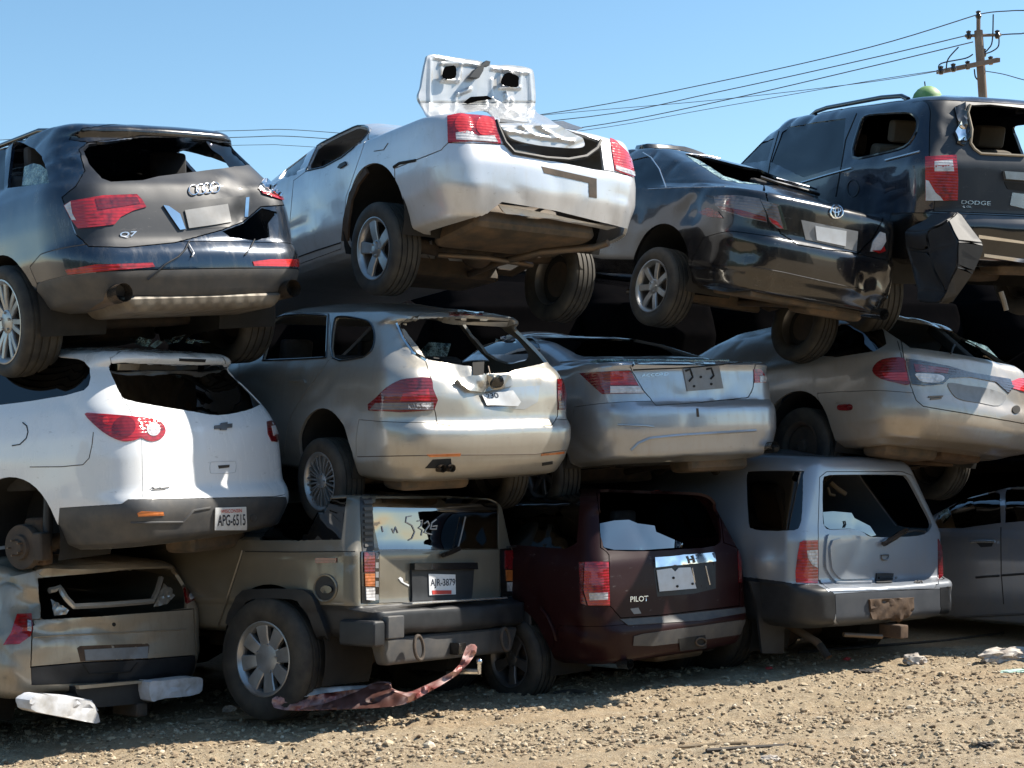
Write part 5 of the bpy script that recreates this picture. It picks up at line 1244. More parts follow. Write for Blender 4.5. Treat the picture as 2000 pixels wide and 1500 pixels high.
def maroon_suv():
    c = crop(1000, 900, .2867)
    k = Car('wrecked_suv', 'dark maroon SUV with a chrome tailgate bar, beside the sand coloured off-roader on the ground', 'car',
            (41.6, 1.6, 1.2, 1.277, 11.915, .0, .93),
            [(.34, .24, .80, .2), (.385, .05, .91, .26), (.58, 0, .98, .26), (.63, .0, .985, .25), (.67, .035, .985, .2), (.95, .045, .985, .18), (1.16, .065, .97, .17), (1.22, .09, .95, .16), (1.56, .20, .82, .15), (1.60, .15, .79, .15), (1.66, .16, .75, .15), (1.70, .26, .68, .15), (1.73, .6, .5, .15)],
            [(.3, 4.7), (.7, 4.85), (1.1, 4.7), (1.2, 3.7), (1.7, 2.9)], bow=.05, taper=.03, dep=1.085, seed=11, wear=0.016)
    k.crumple(c([(480, 1200)])[0], .3, .02, 7)
    k.hole(spline(c([(596, 420), (600, 220), (620, 195), (900, 185), (1300, 178), (1370, 200), (1410, 400), (1425, 520), (1385, 578), (1200, 600), (900, 616), (700, 612), (622, 590)]), 2))
    k.add('glass_shard', c([(600, 425), (700, 405), (800, 400), (860, 425), (975, 440), (985, 482), (1100, 532), (1168, 560), (1160, 588), (900, 606), (700, 604), (630, 588), (604, 540)]), 'mirror_glass', -.006, .005)
    k.hole(c([(-140, 560), (-100, 150), (200, 130), (420, 130), (470, 200), (440, 560), (360, 600)]), True, 'black_glass')
    for sx in (1, -1): k.arch(1.1, .40, .42, side=sx)
    k.liner(1.1, .40, .43, .93, .45); k.liner(1.1, .40, .43, -.93, -.45)
    k.split('tailgate', 'maroon', c([(578, 165), (600, 420), (606, 590), (664, 640), (668, 985), (700, 1020), (742, 1068), (1000, 1050), (1545, 985), (1555, 600), (1440, 560), (1420, 400), (1395, 200), (1345, 118), (800, 108)]), gap=1.8)
    k.split('rear_bumper', 'maroon', xz=[(-.3, .2), (.78, .2), (.66, .45), (.5, .665), (-.3, .665)], gap=1.0)
    k.finish('maroon')
    k.lamp('tail_light', c([(498, 690), (655, 690), (660, 850), (665, 985), (520, 985), (490, 880)]), 'red_lens', (('reverse_light', c([(527, 900), (650, 897), (650, 945), (532, 950)]), 'clear_lens'),))
    k.lamp('side_lamp', c([(458, 690), (492, 690), (484, 890), (510, 985), (470, 970)]), 'dark_red_lens')
    k.lamp('tail_light', c([(1536, 602), (1555, 600), (1562, 830), (1542, 832)]), 'dark_red_lens')
    k.add('brake_light', c([(910, 125), (1075, 120), (1070, 145), (930, 152)]), 'dark_red_lens', .01)
    k.add('plate_recess', c([(960, 690), (1385, 650), (1388, 870), (1240, 905), (990, 926)]), 'black_plastic', .001)
    k.add('chrome_bar', c([(964, 662), (1160, 646), (1372, 628), (1376, 686), (1200, 706), (970, 728)]), 'chrome', .02, .02, shape=lambda a, b: .01*noise.noise(Vector((a*.15, b*.15, 0))))
    for q in ([(1180, 655), (1195, 700)], [(1215, 650), (1230, 696)], [(1188, 678), (1222, 674)]): k.wire('emblem', c(q), .008, 'dark_alloy', off=.026)
    k.plate(c([(980, 746), (1080, 732), (1105, 756), (1130, 730), (1210, 726), (1250, 870), (1000, 890)]), 'plate_white', name='plate_bracket')
    for q in ((1092, 798), (1118, 855), (1222, 838)): k.add('bolt_hole', c(circ(*q, 9, 9, 10)), 'interior', .015, .003, 4)
    k.wire('torn_trim', c([(1315, 715), (1345, 845)]), .008, 'badge_silver', off=.006); k.wire('torn_trim', c([(1222, 730), (1240, 830)]), .008, 'badge_silver', off=.01)
    k.text('badge', c([(803, 925), (925, 918), (925, 956), (803, 962)]), 'PILOT', 'badge_silver')
    k.add('mud_smear', c([(805, 1008), (860, 1000), (880, 1040), (830, 1044)]), 'plate_grey', .002, .003, 5)
    k.add('bumper_step', c([(735, 1080), (1000, 1062), (1590, 995), (1595, 1035), (1300, 1088), (790, 1122)]), 'grey_plastic', .006)
    k.add('bumper_valance', c([(828, 1195), (880, 1180), (1500, 1092), (1590, 1080), (1560, 1180), (1200, 1232), (960, 1260), (822, 1258)]), 'grey_plastic', .008)
    k.add('hitch_cover', c([(1130, 1210), (1310, 1185), (1320, 1270), (1140, 1290)]), 'interior', .012)
    k.wire('hitch_ring', c(circ(1275, 1228, 34, 26, 18)), .008, 'steel_dirty', True, .02)
    k.pipe([(.5, .66, .35), (.03, .66, .35)], .042, 'chrome', 'exhaust_tip', True)
    k.wire('arch_edge', c([(205, 1000), (250, 1060), (290, 1150), (310, 1220)]), .016, 'maroon', off=.01)
    k.wheel(1.1, .90, .37, .37, .24, .23, 'star5', 'dark_alloy', spin=20); k.wheel(1.1, -.88, .37, .37, .24, .23, 'star5', side=-1)
    k.running_gear(1.1, .75, .36, (1.8, 0, .36), (.5, -.3, .36), zf=.33)
    k.seats(1.3, .75, .5)
    return k

def silver_offroader():
    c = crop(1400, 880, .30)
    k = Car('wrecked_offroader', 'silver off-roader on the ground with squarish bulge in its tailgate and broken glass', 'car',
            (39.0, -1.6, 2.9, 2.92, 12.581, -.10, 1.085),
            [(.48, .10, .80, .12), (.52, -.05, .88, .16), (.55, -.085, .90, .18), (.76, -.09, .915, .18), (.785, -.07, .915, .18), (.805, .02, .925, .14), (.82, .04, .92, .12), (1.15, .055, .915, .11), (1.22, .075, .89, .12), (1.66, .15, .66, .13), (1.70, .17, .62, .13), (1.735, .24, .58, .14), (1.76, .6, .45, .14)],
            [(.4, 4.4), (.8, 4.52), (1.15, 4.3), (1.2, 3.2), (1.7, 2.6)], bow=.035, taper=.02, dents=((c([(300, 720)])[0], .12, -.05),), dep=1.1, seed=12, wear=0.008)
    k.hole(spline(c([(190, 190), (200, 145), (230, 132), (540, 132), (562, 160), (556, 400), (542, 480), (500, 520), (300, 521), (230, 506), (204, 470)]), 2), True, 'black_glass')
    k.hole(spline(c([(690, 200), (715, 165), (800, 157), (1180, 157), (1238, 172), (1272, 220), (1340, 350), (1392, 450), (1396, 500), (1352, 545), (1240, 561), (1010, 563), (960, 536), (870, 510), (740, 516), (700, 492), (690, 430)]), 2))
    k.add('glass_shard', c([(693, 400), (760, 395), (880, 405), (900, 440), (960, 470), (1000, 490), (1040, 550), (1010, 559), (960, 532), (870, 507), (740, 512), (702, 488)]), 'mirror_glass', -.004, .005, 6)
    for sx in (1, -1): k.arch(1.0, .44, .44, side=sx)
    k.liner(1.0, .44, .45, .85, .42); k.liner(1.0, .44, .45, -.85, -.42)
    k.split('tailgate', 'cool_silver', c([(672, 175), (715, 140), (1200, 138), (1268, 162), (1420, 470), (1466, 560), (1463, 840), (1415, 898), (745, 917), (664, 842), (662, 500)]), gap=1.4)
    k.split('bumper_end', 'black_plastic', c([(120, 820), (330, 842), (520, 868), (655, 875), (768, 940), (775, 1060), (742, 1160), (300, 1170), (120, 1100)]), gap=.8)
    k.split('rear_bumper', 'blue_grey_plastic', c([(772, 935), (1000, 920), (1452, 902), (1455, 1020), (1430, 1150), (1000, 1170), (780, 1160), (778, 1060)]), gap=.8)
    k.split('bumper_end', 'black_plastic', c([(1455, 895), (1600, 880), (1600, 1100), (1440, 1150), (1458, 1020)]), gap=.8)
    k.finish('cool_silver')
    k.add('raised_panel', spline(c([(712, 562), (760, 556), (930, 556), (985, 585), (1008, 660), (1006, 850), (985, 868), (800, 870), (760, 850), (722, 800), (700, 740)]), 3), 'cool_silver', .018, .03, 8)
    k.add('raised_panel', spline(c([(735, 585), (925, 580), (965, 605), (985, 670), (984, 830), (960, 842), (810, 845), (775, 825), (745, 790), (728, 740)]), 3), 'cool_silver', .034, .03, 8)
    k.lamp('tail_light', c([(540, 597), (560, 586), (655, 584), (655, 865), (515, 860), (512, 790), (525, 680)]), 'red_lens', (('reverse_light', c([(582, 652), (650, 646), (650, 765), (612, 742), (588, 700)]), 'clear_lens'),))
    k.lamp('tail_light', c([(1438, 574), (1464, 578), (1468, 826), (1440, 846)]), 'dark_red_lens')
    k.wire('emblem', c([(1066, 682), (1112, 680), (1112, 700), (1102, 712), (1078, 713), (1067, 700)]), .006, 'dark_alloy', True, .008)
    k.add('gate_handle', spline(c([(1034, 805), (1045, 798), (1135, 798), (1142, 808), (1140, 855), (1130, 863), (1045, 866), (1035, 855)]), 2), 'black_plastic', .012, .02, 6); k.add('handle_bar', c([(1044, 824), (1132, 822), (1132, 838), (1044, 840)]), 'gloss_black', .022, .012, 6)
    k.add('lock', c(circ(1166, 828, 8, 8, 10)), 'dark_alloy', .006, .004, 4)
    for q in ([(1285, 862), (1298, 848), (1300, 864)], [(1305, 850), (1318, 864)], [(1318, 850), (1305, 864)], [(1322, 860), (1334, 848), (1337, 864)]): k.wire('badge', c(q), .005, 'dark_alloy', off=.005)
    k.wire('wiper_arm', c([(1066, 608), (1100, 588), (1140, 566), (1170, 545), (1215, 525)]), .022, 'gloss_black', off=.03)
    k.wire('wiper_arm', c([(1200, 535), (1290, 520), (1350, 530)]), .01, 'black_plastic', off=.012)
    k.wire('crack', c([(830, 458), (836, 480), (828, 500)]), .006, 'black_plastic', off=.004)
    k.add('hitch_plate', c([(985, 968), (1280, 955), (1276, 1050), (1200, 1102), (1000, 1088)]), 'rust', .012, .02, 6, shape=lambda a, b: .02*noise.noise(Vector((a*.1, b*.1, 0))))
    k.box('hitch_receiver', (-.05, -.05, .44), (.2, .10, .10), 'rust', None, .015)
    k.pipe([(.1, .35, .42), (-.02, .05, .40)], .018, 'pipe', 'hitch_brace')
    sheet(k, 'mud_flap', c([(215, 850), (330, 862), (372, 1120), (442, 1130), (436, 1322), (296, 1320), (262, 1010)]), lambda a, b: .42, .02, 'black_plastic', 20)
    k.pipe([(.9, .45, .50), (.5, .5, .46), (.2, .52, .36), (.10, .52, .26)], .03, 'pipe', 'exhaust_tip', True)
    for a, b in (([(740, 210), (780, 245), (840, 285)], .02), ([(722, 240), (735, 285), (770, 292)], .012)):
        sp = [k.I @ pixel_at(p, 14.7) for p in c(a)]; k.pipe(sp, b, 'tan_trim', 'belt_strap')
    k.wheel(1.0, .78, .46, .37, .24, .22, 'star5'); k.wheel(1.0, -.78, .46, .37, .24, .22, 'star5', side=-1)
    k.running_gear(1.0, .68, .36, (1.8, 0, .5), None, zf=.46, heavy=True)
    k.seats(1.4, .75, .4)
    return k

def grey_sedan():
    c = crop(1400, 880, .30)
    k = Car('wrecked_sedan', 'dark grey sedan seen side on at the right edge of the bottom row', 'car',
            (32.0, 0, 0, 6.20, 12.35, 0.0),
            [(.22, .26, .76, .25), (.26, .06, .87, .3), (.45, .0, .92, .34), (.62, .0, .92, .34), (.69, .05, .92, .33), (.80, .065, .93, .32), (.92, .075, .90, .3), (1.0, .10, .88, .28), (1.04, .42, .85, .25), (1.07, .62, .82, .24), (1.28, 1.28, .70, .2), (1.34, 1.78, .60, .2), (1.37, 2.2, .45, .2)],
            SEDAN_FRONT(4.9), dep=1.08, seed=13, wear=0.008)
    k.hole(c([(1400, 505), (1480, 330), (1650, 250), (1840, 240), (1850, 470), (1600, 505)]), True, 'dark_glass')
    k.hole(c([(1875, 470), (1880, 240), (2100, 250), (2250, 440)]), True, 'dark_glass')
    for sx in (1, -1): k.arch(1.1, .34, .38, side=sx); k.arch(3.9, .34, .38, side=sx)
    k.liner(1.1, .34, .39, .86, .4); k.liner(3.9, .34, .39, .86, .4)
    k.finish('gunmetal')
    k.wire('door_seam', c([(1850, 500), (1850, 600), (1852, 800), (1868, 1000)]), .005, 'interior', off=0)
    k.wire('door_moulding', c([(1690, 826), (1760, 820), (1840, 815)]), .010, 'black_plastic', off=.006); k.wire('door_moulding', c([(1862, 812), (2000, 802), (2150, 795)]), .010, 'black_plastic', off=.006)
    k.wire('door_handle', c([(1662, 600), (1700, 594), (1760, 594), (1822, 596)]), .013, 'badge_silver', off=.022)
    k.add('handle_cup', c([(1690, 600), (1800, 600), (1790, 625), (1720, 630)]), 'black_plastic', .002)
    k.wire('sill_trim', c([(1500, 1090), (1700, 1075), (2000, 1062), (2150, 1055)]), .012, 'grey_plastic', off=.002)
    k.add('crazed_window', c([(1448, 415), (1510, 365), (1518, 420), (1470, 470)]), 'crazed_glass', .004, .004)
    k.add('green_shard', c([(1520, 400), (1560, 330), (1660, 310), (1690, 400), (1640, 450), (1540, 440)]), 'green_glass', .002, .004)
    k.seats(2.3, .45, .4)
    for x in (1.1, 3.9): k.wheel(x, .80, .32, .325, .21, .21, 'steel', 'steel_dirty')
    return k
# ------------------------------------------------------------------ ground
def build_ground():
    m, t, b = newmat('dirt')
    f, nz = noise_fac(t, 1.1, .35, .65, detail=6)
    c = mixcol(t, f, (.34, .265, .165), (.42, .345, .235))
    f2, n2 = noise_fac(t, 22, .40, .66, detail=10, rough=.75)
    c = mixcol(t, f2, c, (.22, .16, .10))
    mp = N(t, 'ShaderNodeMapping'); mp.inputs['Rotation'].default_value = (0, 0, -.277); mp.inputs['Scale'].default_value = (.25, 1.8, 1); tcx = N(t, 'ShaderNodeTexCoord'); t.links.new(tcx.outputs['Object'], mp.inputs[0])
    nb = N(t, 'ShaderNodeTexNoise', i_Scale=1.3, i_Detail=6); t.links.new(mp.outputs[0], nb.inputs['Vector']); mb = N(t, 'ShaderNodeMapRange', i_1=.48, i_2=.62, i_4=.75); t.links.new(nb.outputs['Fac'], mb.inputs[0])
    c = mixcol(t, mb.outputs[0], c, (.31, .225, .135))
    f3, n3 = noise_fac(t, 55, .55, .70, detail=6)
    m3 = N(t, 'ShaderNodeMath', operation='MULTIPLY', i_1=.6); t.links.new(f3, m3.inputs[0])
    c = mixcol(t, m3.outputs[0], c, (.58, .51, .41))
    t.links.new(c, b.inputs['Base Color']); b.inputs['Roughness'].default_value = .95
    bp = N(t, 'ShaderNodeBump', i_Strength=.9, i_Distance=.03); t.links.new(n2.outputs['Fac'], bp.inputs['Height']); t.links.new(bp.outputs[0], b.inputs['Normal'])
    bm = bmesh.new()
    def gz(x, y):
        nn = y*.9617-x*.274
        rut = sum(-.030*math.exp(-((nn-c0+.06*math.sin(x*.7))/.15)**2)+.018*math.exp(-((nn-c0-.28)/.12)**2) for c0 in (10.75, 9.35))
        return GZ0 + rut + .022*noise.noise(Vector((x*1.3, y*1.3, 0))) + .018*noise.noise(Vector((x*5, y*5, 3))) + .016*noise.noise(Vector((x*14, y*14, 7))) + .008*noise.noise(Vector((x*31, y*31, 2)))
    nx, ny = 520, 270; x0, x1, y0, y1 = -6.6, 7.8, 7.4, 14.8
    vs = [[bm.verts.new((x0+(x1-x0)*i/nx, y0+(y1-y0)*j/ny, GZ0 if i in (0, nx) or j in (0, ny) else gz(x0+(x1-x0)*i/nx, y0+(y1-y0)*j/ny))) for i in range(nx+1)] for j in range(ny+1)]
    for j in range(ny):
        for i in range(nx): bm.faces.new((vs[j][i], vs[j][i+1], vs[j+1][i+1], vs[j+1][i]))
    B = 900; cs = [bm.verts.new(p) for p in ((-B, -B, GZ0), (B, -B, GZ0), (B, B, GZ0), (-B, B, GZ0))]
    k = [vs[0][0], vs[0][nx], vs[ny][nx], vs[ny][0]]
    bm.faces.new((cs[0], cs[1]) + tuple(vs[0][i] for i in range(nx, -1, -1)))
    bm.faces.new((cs[1], cs[2]) + tuple(vs[j][nx] for j in range(ny, -1, -1)))
    bm.faces.new((cs[2], cs[3]) + tuple(vs[ny][i] for i in range(nx+1)))
    bm.faces.new((cs[3], cs[0]) + tuple(vs[j][0] for j in range(ny+1)))
    me = bpy.data.meshes.new('ground'); bm.to_mesh(me); bm.free()
    o = link('ground', me, 'dirt', None, 60); o['kind'] = 'structure'
    # loose stones
    m, t, b = newmat('stone')
    oi = N(t, 'ShaderNodeNewGeometry'); rp = N(t, 'ShaderNodeValToRGB'); t.links.new(oi.outputs['Random Per Island'], rp.inputs[0])
    e = rp.color_ramp.elements; e[0].color = (.14, .10, .065, 1); e[1].color = (.52, .45, .35, 1)
    for p, cc in ((.3, (.28, .21, .135, 1)), (.7, (.40, .32, .215, 1)), (.9, (.44, .36, .25, 1))):
        q = e.new(p); q.color = cc
    t.links.new(rp.outputs[0], b.inputs['Base Color']); b.inputs['Roughness'].default_value = .9
    V = []; F = []
    rnd = random.Random(3)
    ico = bmesh.new(); bmesh.ops.create_icosphere(ico, subdivisions=1, radius=1); iv = [v.co.copy() for v in ico.verts]; jf = [tuple(v.index for v in f.verts) for f in ico.faces]; ico.free()
    n = 0
    while n < 23000:
        py = 1275+rnd.random()*290; px = rnd.uniform(-320, 2320)
        line = 1445-.0875*px
        if py < line-60: continue
        p = pixel_ground((px, py))
        ss, nn = p.x*.9617+p.y*.274, p.y*.9617-p.x*.274; dens = .42+1.0*noise.noise(Vector((ss*.28, nn*1.9, 9)))+.4*noise.noise(Vector((p.x*3, p.y*3, 2)))
        if rnd.random() > dens+.15: continue
        r = .0055+.017*rnd.random()**2.8
        if rnd.random() < .012: r = rnd.uniform(.02, .038)
        if p.y < 9.0 and rnd.random() < .15: r *= 1.2
        s = Vector((rnd.uniform(.7, 1.5), rnd.uniform(.7, 1.3), rnd.uniform(.4, .85))); q = Matrix.Rotation(rnd.random()*6.3, 3, 'Z') @ Matrix.Rotation(rnd.uniform(-.5, .5), 3, 'X')
        base = len(V); z = gz(p.x, p.y)
        for v in iv:
            w_ = v*rnd.uniform(.72, 1.2)
            V.append(tuple(q @ Vector((w_.x*s.x, w_.y*s.y, w_.z*s.z))*r + Vector((p.x, p.y, z+r*s.z*.45))))
        F += [tuple(i+base for i in f) for f in jf]; n += 1
    me = bpy.data.meshes.new('gravel'); me.from_pydata(V, [], F); me.update()
    o = link('gravel', me, 'stone', None, 0); o['kind'] = 'stuff'; o['label'] = 'loose tan gravel scattered over the dirt'
    return gz

def crumpled_panel():
    c = crop(400, 950, .33)
    plain('red_panel', (.26, .07, .06), .45, metal=.2, var=1, scale=7, rgb2=(.66, .48, .44), coat=.4)
    plain('dark_panel', (.05, .018, .014), .5, var=.8, rgb2=(.10, .04, .03))
    base = pixel_ground((690, 1385)).y-1.0
    def mk(poly, mat, name, lean, nz, th, dz=0, parent=None):
        P = densify(spline(poly, 2), 7); n = len(P); pts = [Vector(p) for p in P]
        xs = [p[0] for p in P]; ys = [p[1] for p in P]
        def inside(x, y):
            cc = False; j = n-1
            for i in range(n):
                if (P[i][1] > y) != (P[j][1] > y) and x < (P[j][0]-P[i][0])*(y-P[i][1])/(P[j][1]-P[i][1])+P[i][0]: cc = not cc
                j = i
            return cc
        gy = min(ys)
        while gy < max(ys):
            gx = min(xs)
            while gx < max(xs):
                if inside(gx, gy) and min((q[0]-gx)**2+(q[1]-gy)**2 for q in P) > 9: pts.append(Vector((gx, gy)))
                gx += 6
            gy += 6
        r = delaunay_2d_cdt(pts, [(i, (i+1) % n) for i in range(n)], [], 1, .01)
        bm = bmesh.new(); A = []; B = []
        for q in r[0]:
            low = 1390-.055*(q[0]-560)
            D = base + (low-q[1])*lean + noise.noise(Vector((q[0]*.035, q[1]*.06, dz)))*nz + noise.noise(Vector((q[0]*.10, q[1]*.12, dz)))*nz*.5 + dz
            p = pixel_at((q[0], q[1]), D); A.append(bm.verts.new(p)); B.append(bm.verts.new(p+FWD*th))
        cnt = {}
        for f in r[2]:
            bm.faces.new([A[i] for i in f]); bm.faces.new([B[i] for i in f][::-1])
            for i in range(3): cnt[(f[i], f[(i+1) % 3])] = 1
        for a, b in cnt:
            if (b, a) not in cnt: bm.faces.new((A[b], A[a], B[a], B[b]))
        return link(name, from_bm(bm), mat, parent, 40)
    o = mk(c([(398, 1258), (460, 1232), (640, 1192), (960, 1177), (1020, 1155), (1100, 1163), (1105, 1195), (1190, 1222), (1280, 1190), (1470, 1095), (1525, 1010), (1550, 945), (1598, 936), (1606, 985), (1500, 1112), (1300, 1232), (1180, 1290), (1000, 1312), (560, 1328), (430, 1315), (405, 1300)]), 'red_panel', 'crumpled_wreckage', .0042, .10, .012)
    tag(o, 'crumpled torn dark red body panel lying on the dirt in front of the sand off-roader', 'car wreckage')
    mk(c([(560, 1322), (700, 1290), (900, 1215), (1010, 1165), (1095, 1172), (1090, 1205), (1200, 1245), (1170, 1288), (1000, 1312)]), 'dark_panel', 'folded_flap', .0042, .04, .012, -.09, o)
    mk(c([(520, 1225), (640, 1195), (960, 1180), (900, 1200), (700, 1225), (540, 1255)]), 'white_inner', 'inner_strip', .0042, .03, .012, -.05, o)

def pole_and_wires():
    plain('wood', (.16, .11, .08), .9, var=.8, scale=3, rgb2=(.24, .19, .15), bump=.5)
    plain('wire_black', (.02, .02, .022), .5, var=.2)
    D = 40.0
    top = pixel_at((1911, 28), D); bot = Vector((top.x+.12, top.y, GZ0))
    def off(px, py, dd=0): return pixel_at((px, py), D+dd)
    root = bpy.data.objects.new('utility_pole', None); COL.objects.link(root); root.location = bot
    tag(root, 'wooden utility pole with one slanted crossarm against the blue sky', 'utility pole')
    def L(p): return p-bot
    bm = bmesh.new(); bm_tube(bm, [L(bot), L(bot.lerp(top, .5)), L(off(1911, 60)), ], lambda t: .14-.03*t, 14); bm_tube(bm, [L(off(1911, 62)), L(top)], .055, 8)
    link('shaft', from_bm(bm), 'wood', root)
    bm = bmesh.new(); a = L(off(1832, 141, 1.2)); b = L(off(1950, 117, -1.2)); bm_tube(bm, [a, b], .075, 4); link('crossarm', from_bm(bm), 'wood', root)
    bm = bmesh.new(); bm_tube(bm, [L(off(1885, 70)), L(off(1955, 68))], .04, 6); link('arm_bracket', from_bm(bm), 'wood', root)
    for q in ((1892, 69), (1948, 68), (1838, 138), (1862, 133), (1890, 128), (1935, 119), (1911, 30), (1921, 104)):
        bm = bmesh.new(); bm_lathe(bm, [(0, -.10), (.05, -.10), (.085, -.02), (.05, .05), (.07, .1), (0, .14)], 12, closed=False)
        me = from_bm(bm); me.transform(Matrix.Rotation(math.pi/2, 4, 'X')); me.transform(Matrix.Translation(L(off(*q)))); link('insulator', me, 'gloss_black', root)
    for q in ([(1940, 28), (1938, 80), (1930, 96), (1921, 104)], [(1951, 70), (1950, 90), (1938, 100), (1924, 105)], [(1834, 138), (1838, 124), (1885, 114), (1900, 106)], [(1848, 136), (1852, 115), (1872, 92)], [(1903, 135), (1905, 150), (1912, 158)]):
        bm = bmesh.new(); bm_tube(bm, [L(off(*p)) for p in spline(q, 5, False)], .018, 6); link('jumper_cable', from_bm(bm), 'wire_black', root)
    # spans: from this pole leftwards to a pole hidden behind the stacks, and on out of frame
    D2 = 62.0
    root2 = bpy.data.objects.new('utility_pole', None); COL.objects.link(root2)
    t2 = pixel_at((690, 300), D2); root2.location = (t2.x, t2.y, GZ0)
    tag(root2, 'second utility pole hidden behind the open silver sedan', 'utility pole')
    bm = bmesh.new(); bm_tube(bm, [(0, 0, 0), (0, 0, t2.z)], .14, 12); link('shaft', from_bm(bm), 'wood', root2)
    def span(p0, d0, pts, name, lab, r=.022):
        r *= .5
        bm = bmesh.new(); P = spline(pts, 6, False); n = len(P)
        bm_tube(bm, [pixel_at(p, d0[0]+(d0[1]-d0[0])*i/(n-1)) for i, p in enumerate(P)], r, 6)
        o = link(name, from_bm(bm), 'wire_black'); tag(o, lab, 'power line', 'power lines strung from the utility pole')
    S_ = [([(1911, 28), (1700, 92), (1400, 160), (1070, 222), (690, 262)], 'topmost power line climbing steeply to the tip of the pole'),
          ([(1885, 70), (1700, 114), (1400, 180), (1150, 228), (690, 268)], 'second power line from the top, ending at the upper bracket left of the pole'),
          ([(1900, 82), (1700, 130), (1400, 199), (1130, 250), (690, 300)], 'third power line from the top, dark, just under the upper bracket line'),
          ([(1838, 138), (1700, 160), (1400, 195), (1080, 223), (690, 265)], 'thin pale power line running almost flat to the crossarm'),
          ([(1860, 134), (1700, 158), (1400, 210), (1130, 256), (690, 302)], 'lowest power line of the bundle, passing the crossarm end')]
    for i, (p, lab) in enumerate(S_): span(p, (D, D2), p, 'power_line', lab, .030 if i < 3 else .020)
    span(None, (D, D-6), [(1911, 28), (1960, 22), (2080, 22), (2700, 40)], 'power_line', 'top power line leaving the pole tip to the right', .03)
    span(None, (D, D-6), [(1955, 68), (1990, 66), (2080, 66), (2700, 80)], 'power_line', 'thick power line leaving the bracket to the right', .035)
    span(None, (D, D-6), [(1925, 139), (1960, 145), (2000, 156), (2080, 175), (2700, 300)], 'power_line', 'power line sagging to the right below the crossarm', .025)
    span(None, (D2, D2), [(690, 262), (560, 253), (470, 255), (200, 262), (-100, 280)], 'power_line', 'upper power line in the gap left of the silver sedan', .025)
    span(None, (D2, D2), [(690, 275), (560, 266), (470, 268), (200, 276), (-100, 290)], 'power_line', 'middle power line in the gap left of the silver sedan', .03)
    span(None, (D2, D2), [(690, 292), (560, 284), (500, 283), (200, 290), (-100, 300)], 'power_line', 'lowest power line in the gap left of the silver sedan', .02)

def green_dome(car):
    m = plain('green_shell', (.13, .28, .07), .6, var=.9, scale=9, rgb2=(.30, .42, .20), bump=.3)
    h = None
    c = car.M @ Vector((.42, .28, 1.79))
    c = pixel_at((1811, 194), 14.4)
    root = bpy.data.objects.new('green_dome', None); COL.objects.link(root); root.location = c
    tag(root, 'green domed shell with a short spike, standing on the black SUV roof', 'dome')
    bm = bmesh.new(); r = .14
    bm_lathe(bm, [(0, .125), (r*.35, .117), (r*.62, .095), (r*.85, .06), (r*.97, .02), (r, -.02), (r, -.06), (0, -.06)], 32, closed=False)
    me = from_bm(bm); me.transform(Matrix.Rotation(math.pi/2, 4, 'X')); link('shell', me, 'green_shell', root, 50)
    bm = bmesh.new(); bm_tube(bm, [(-.012, 0, .11), (-.016, 0, .17)], .006, 6); link('spike', from_bm(bm), 'black_plastic', root)

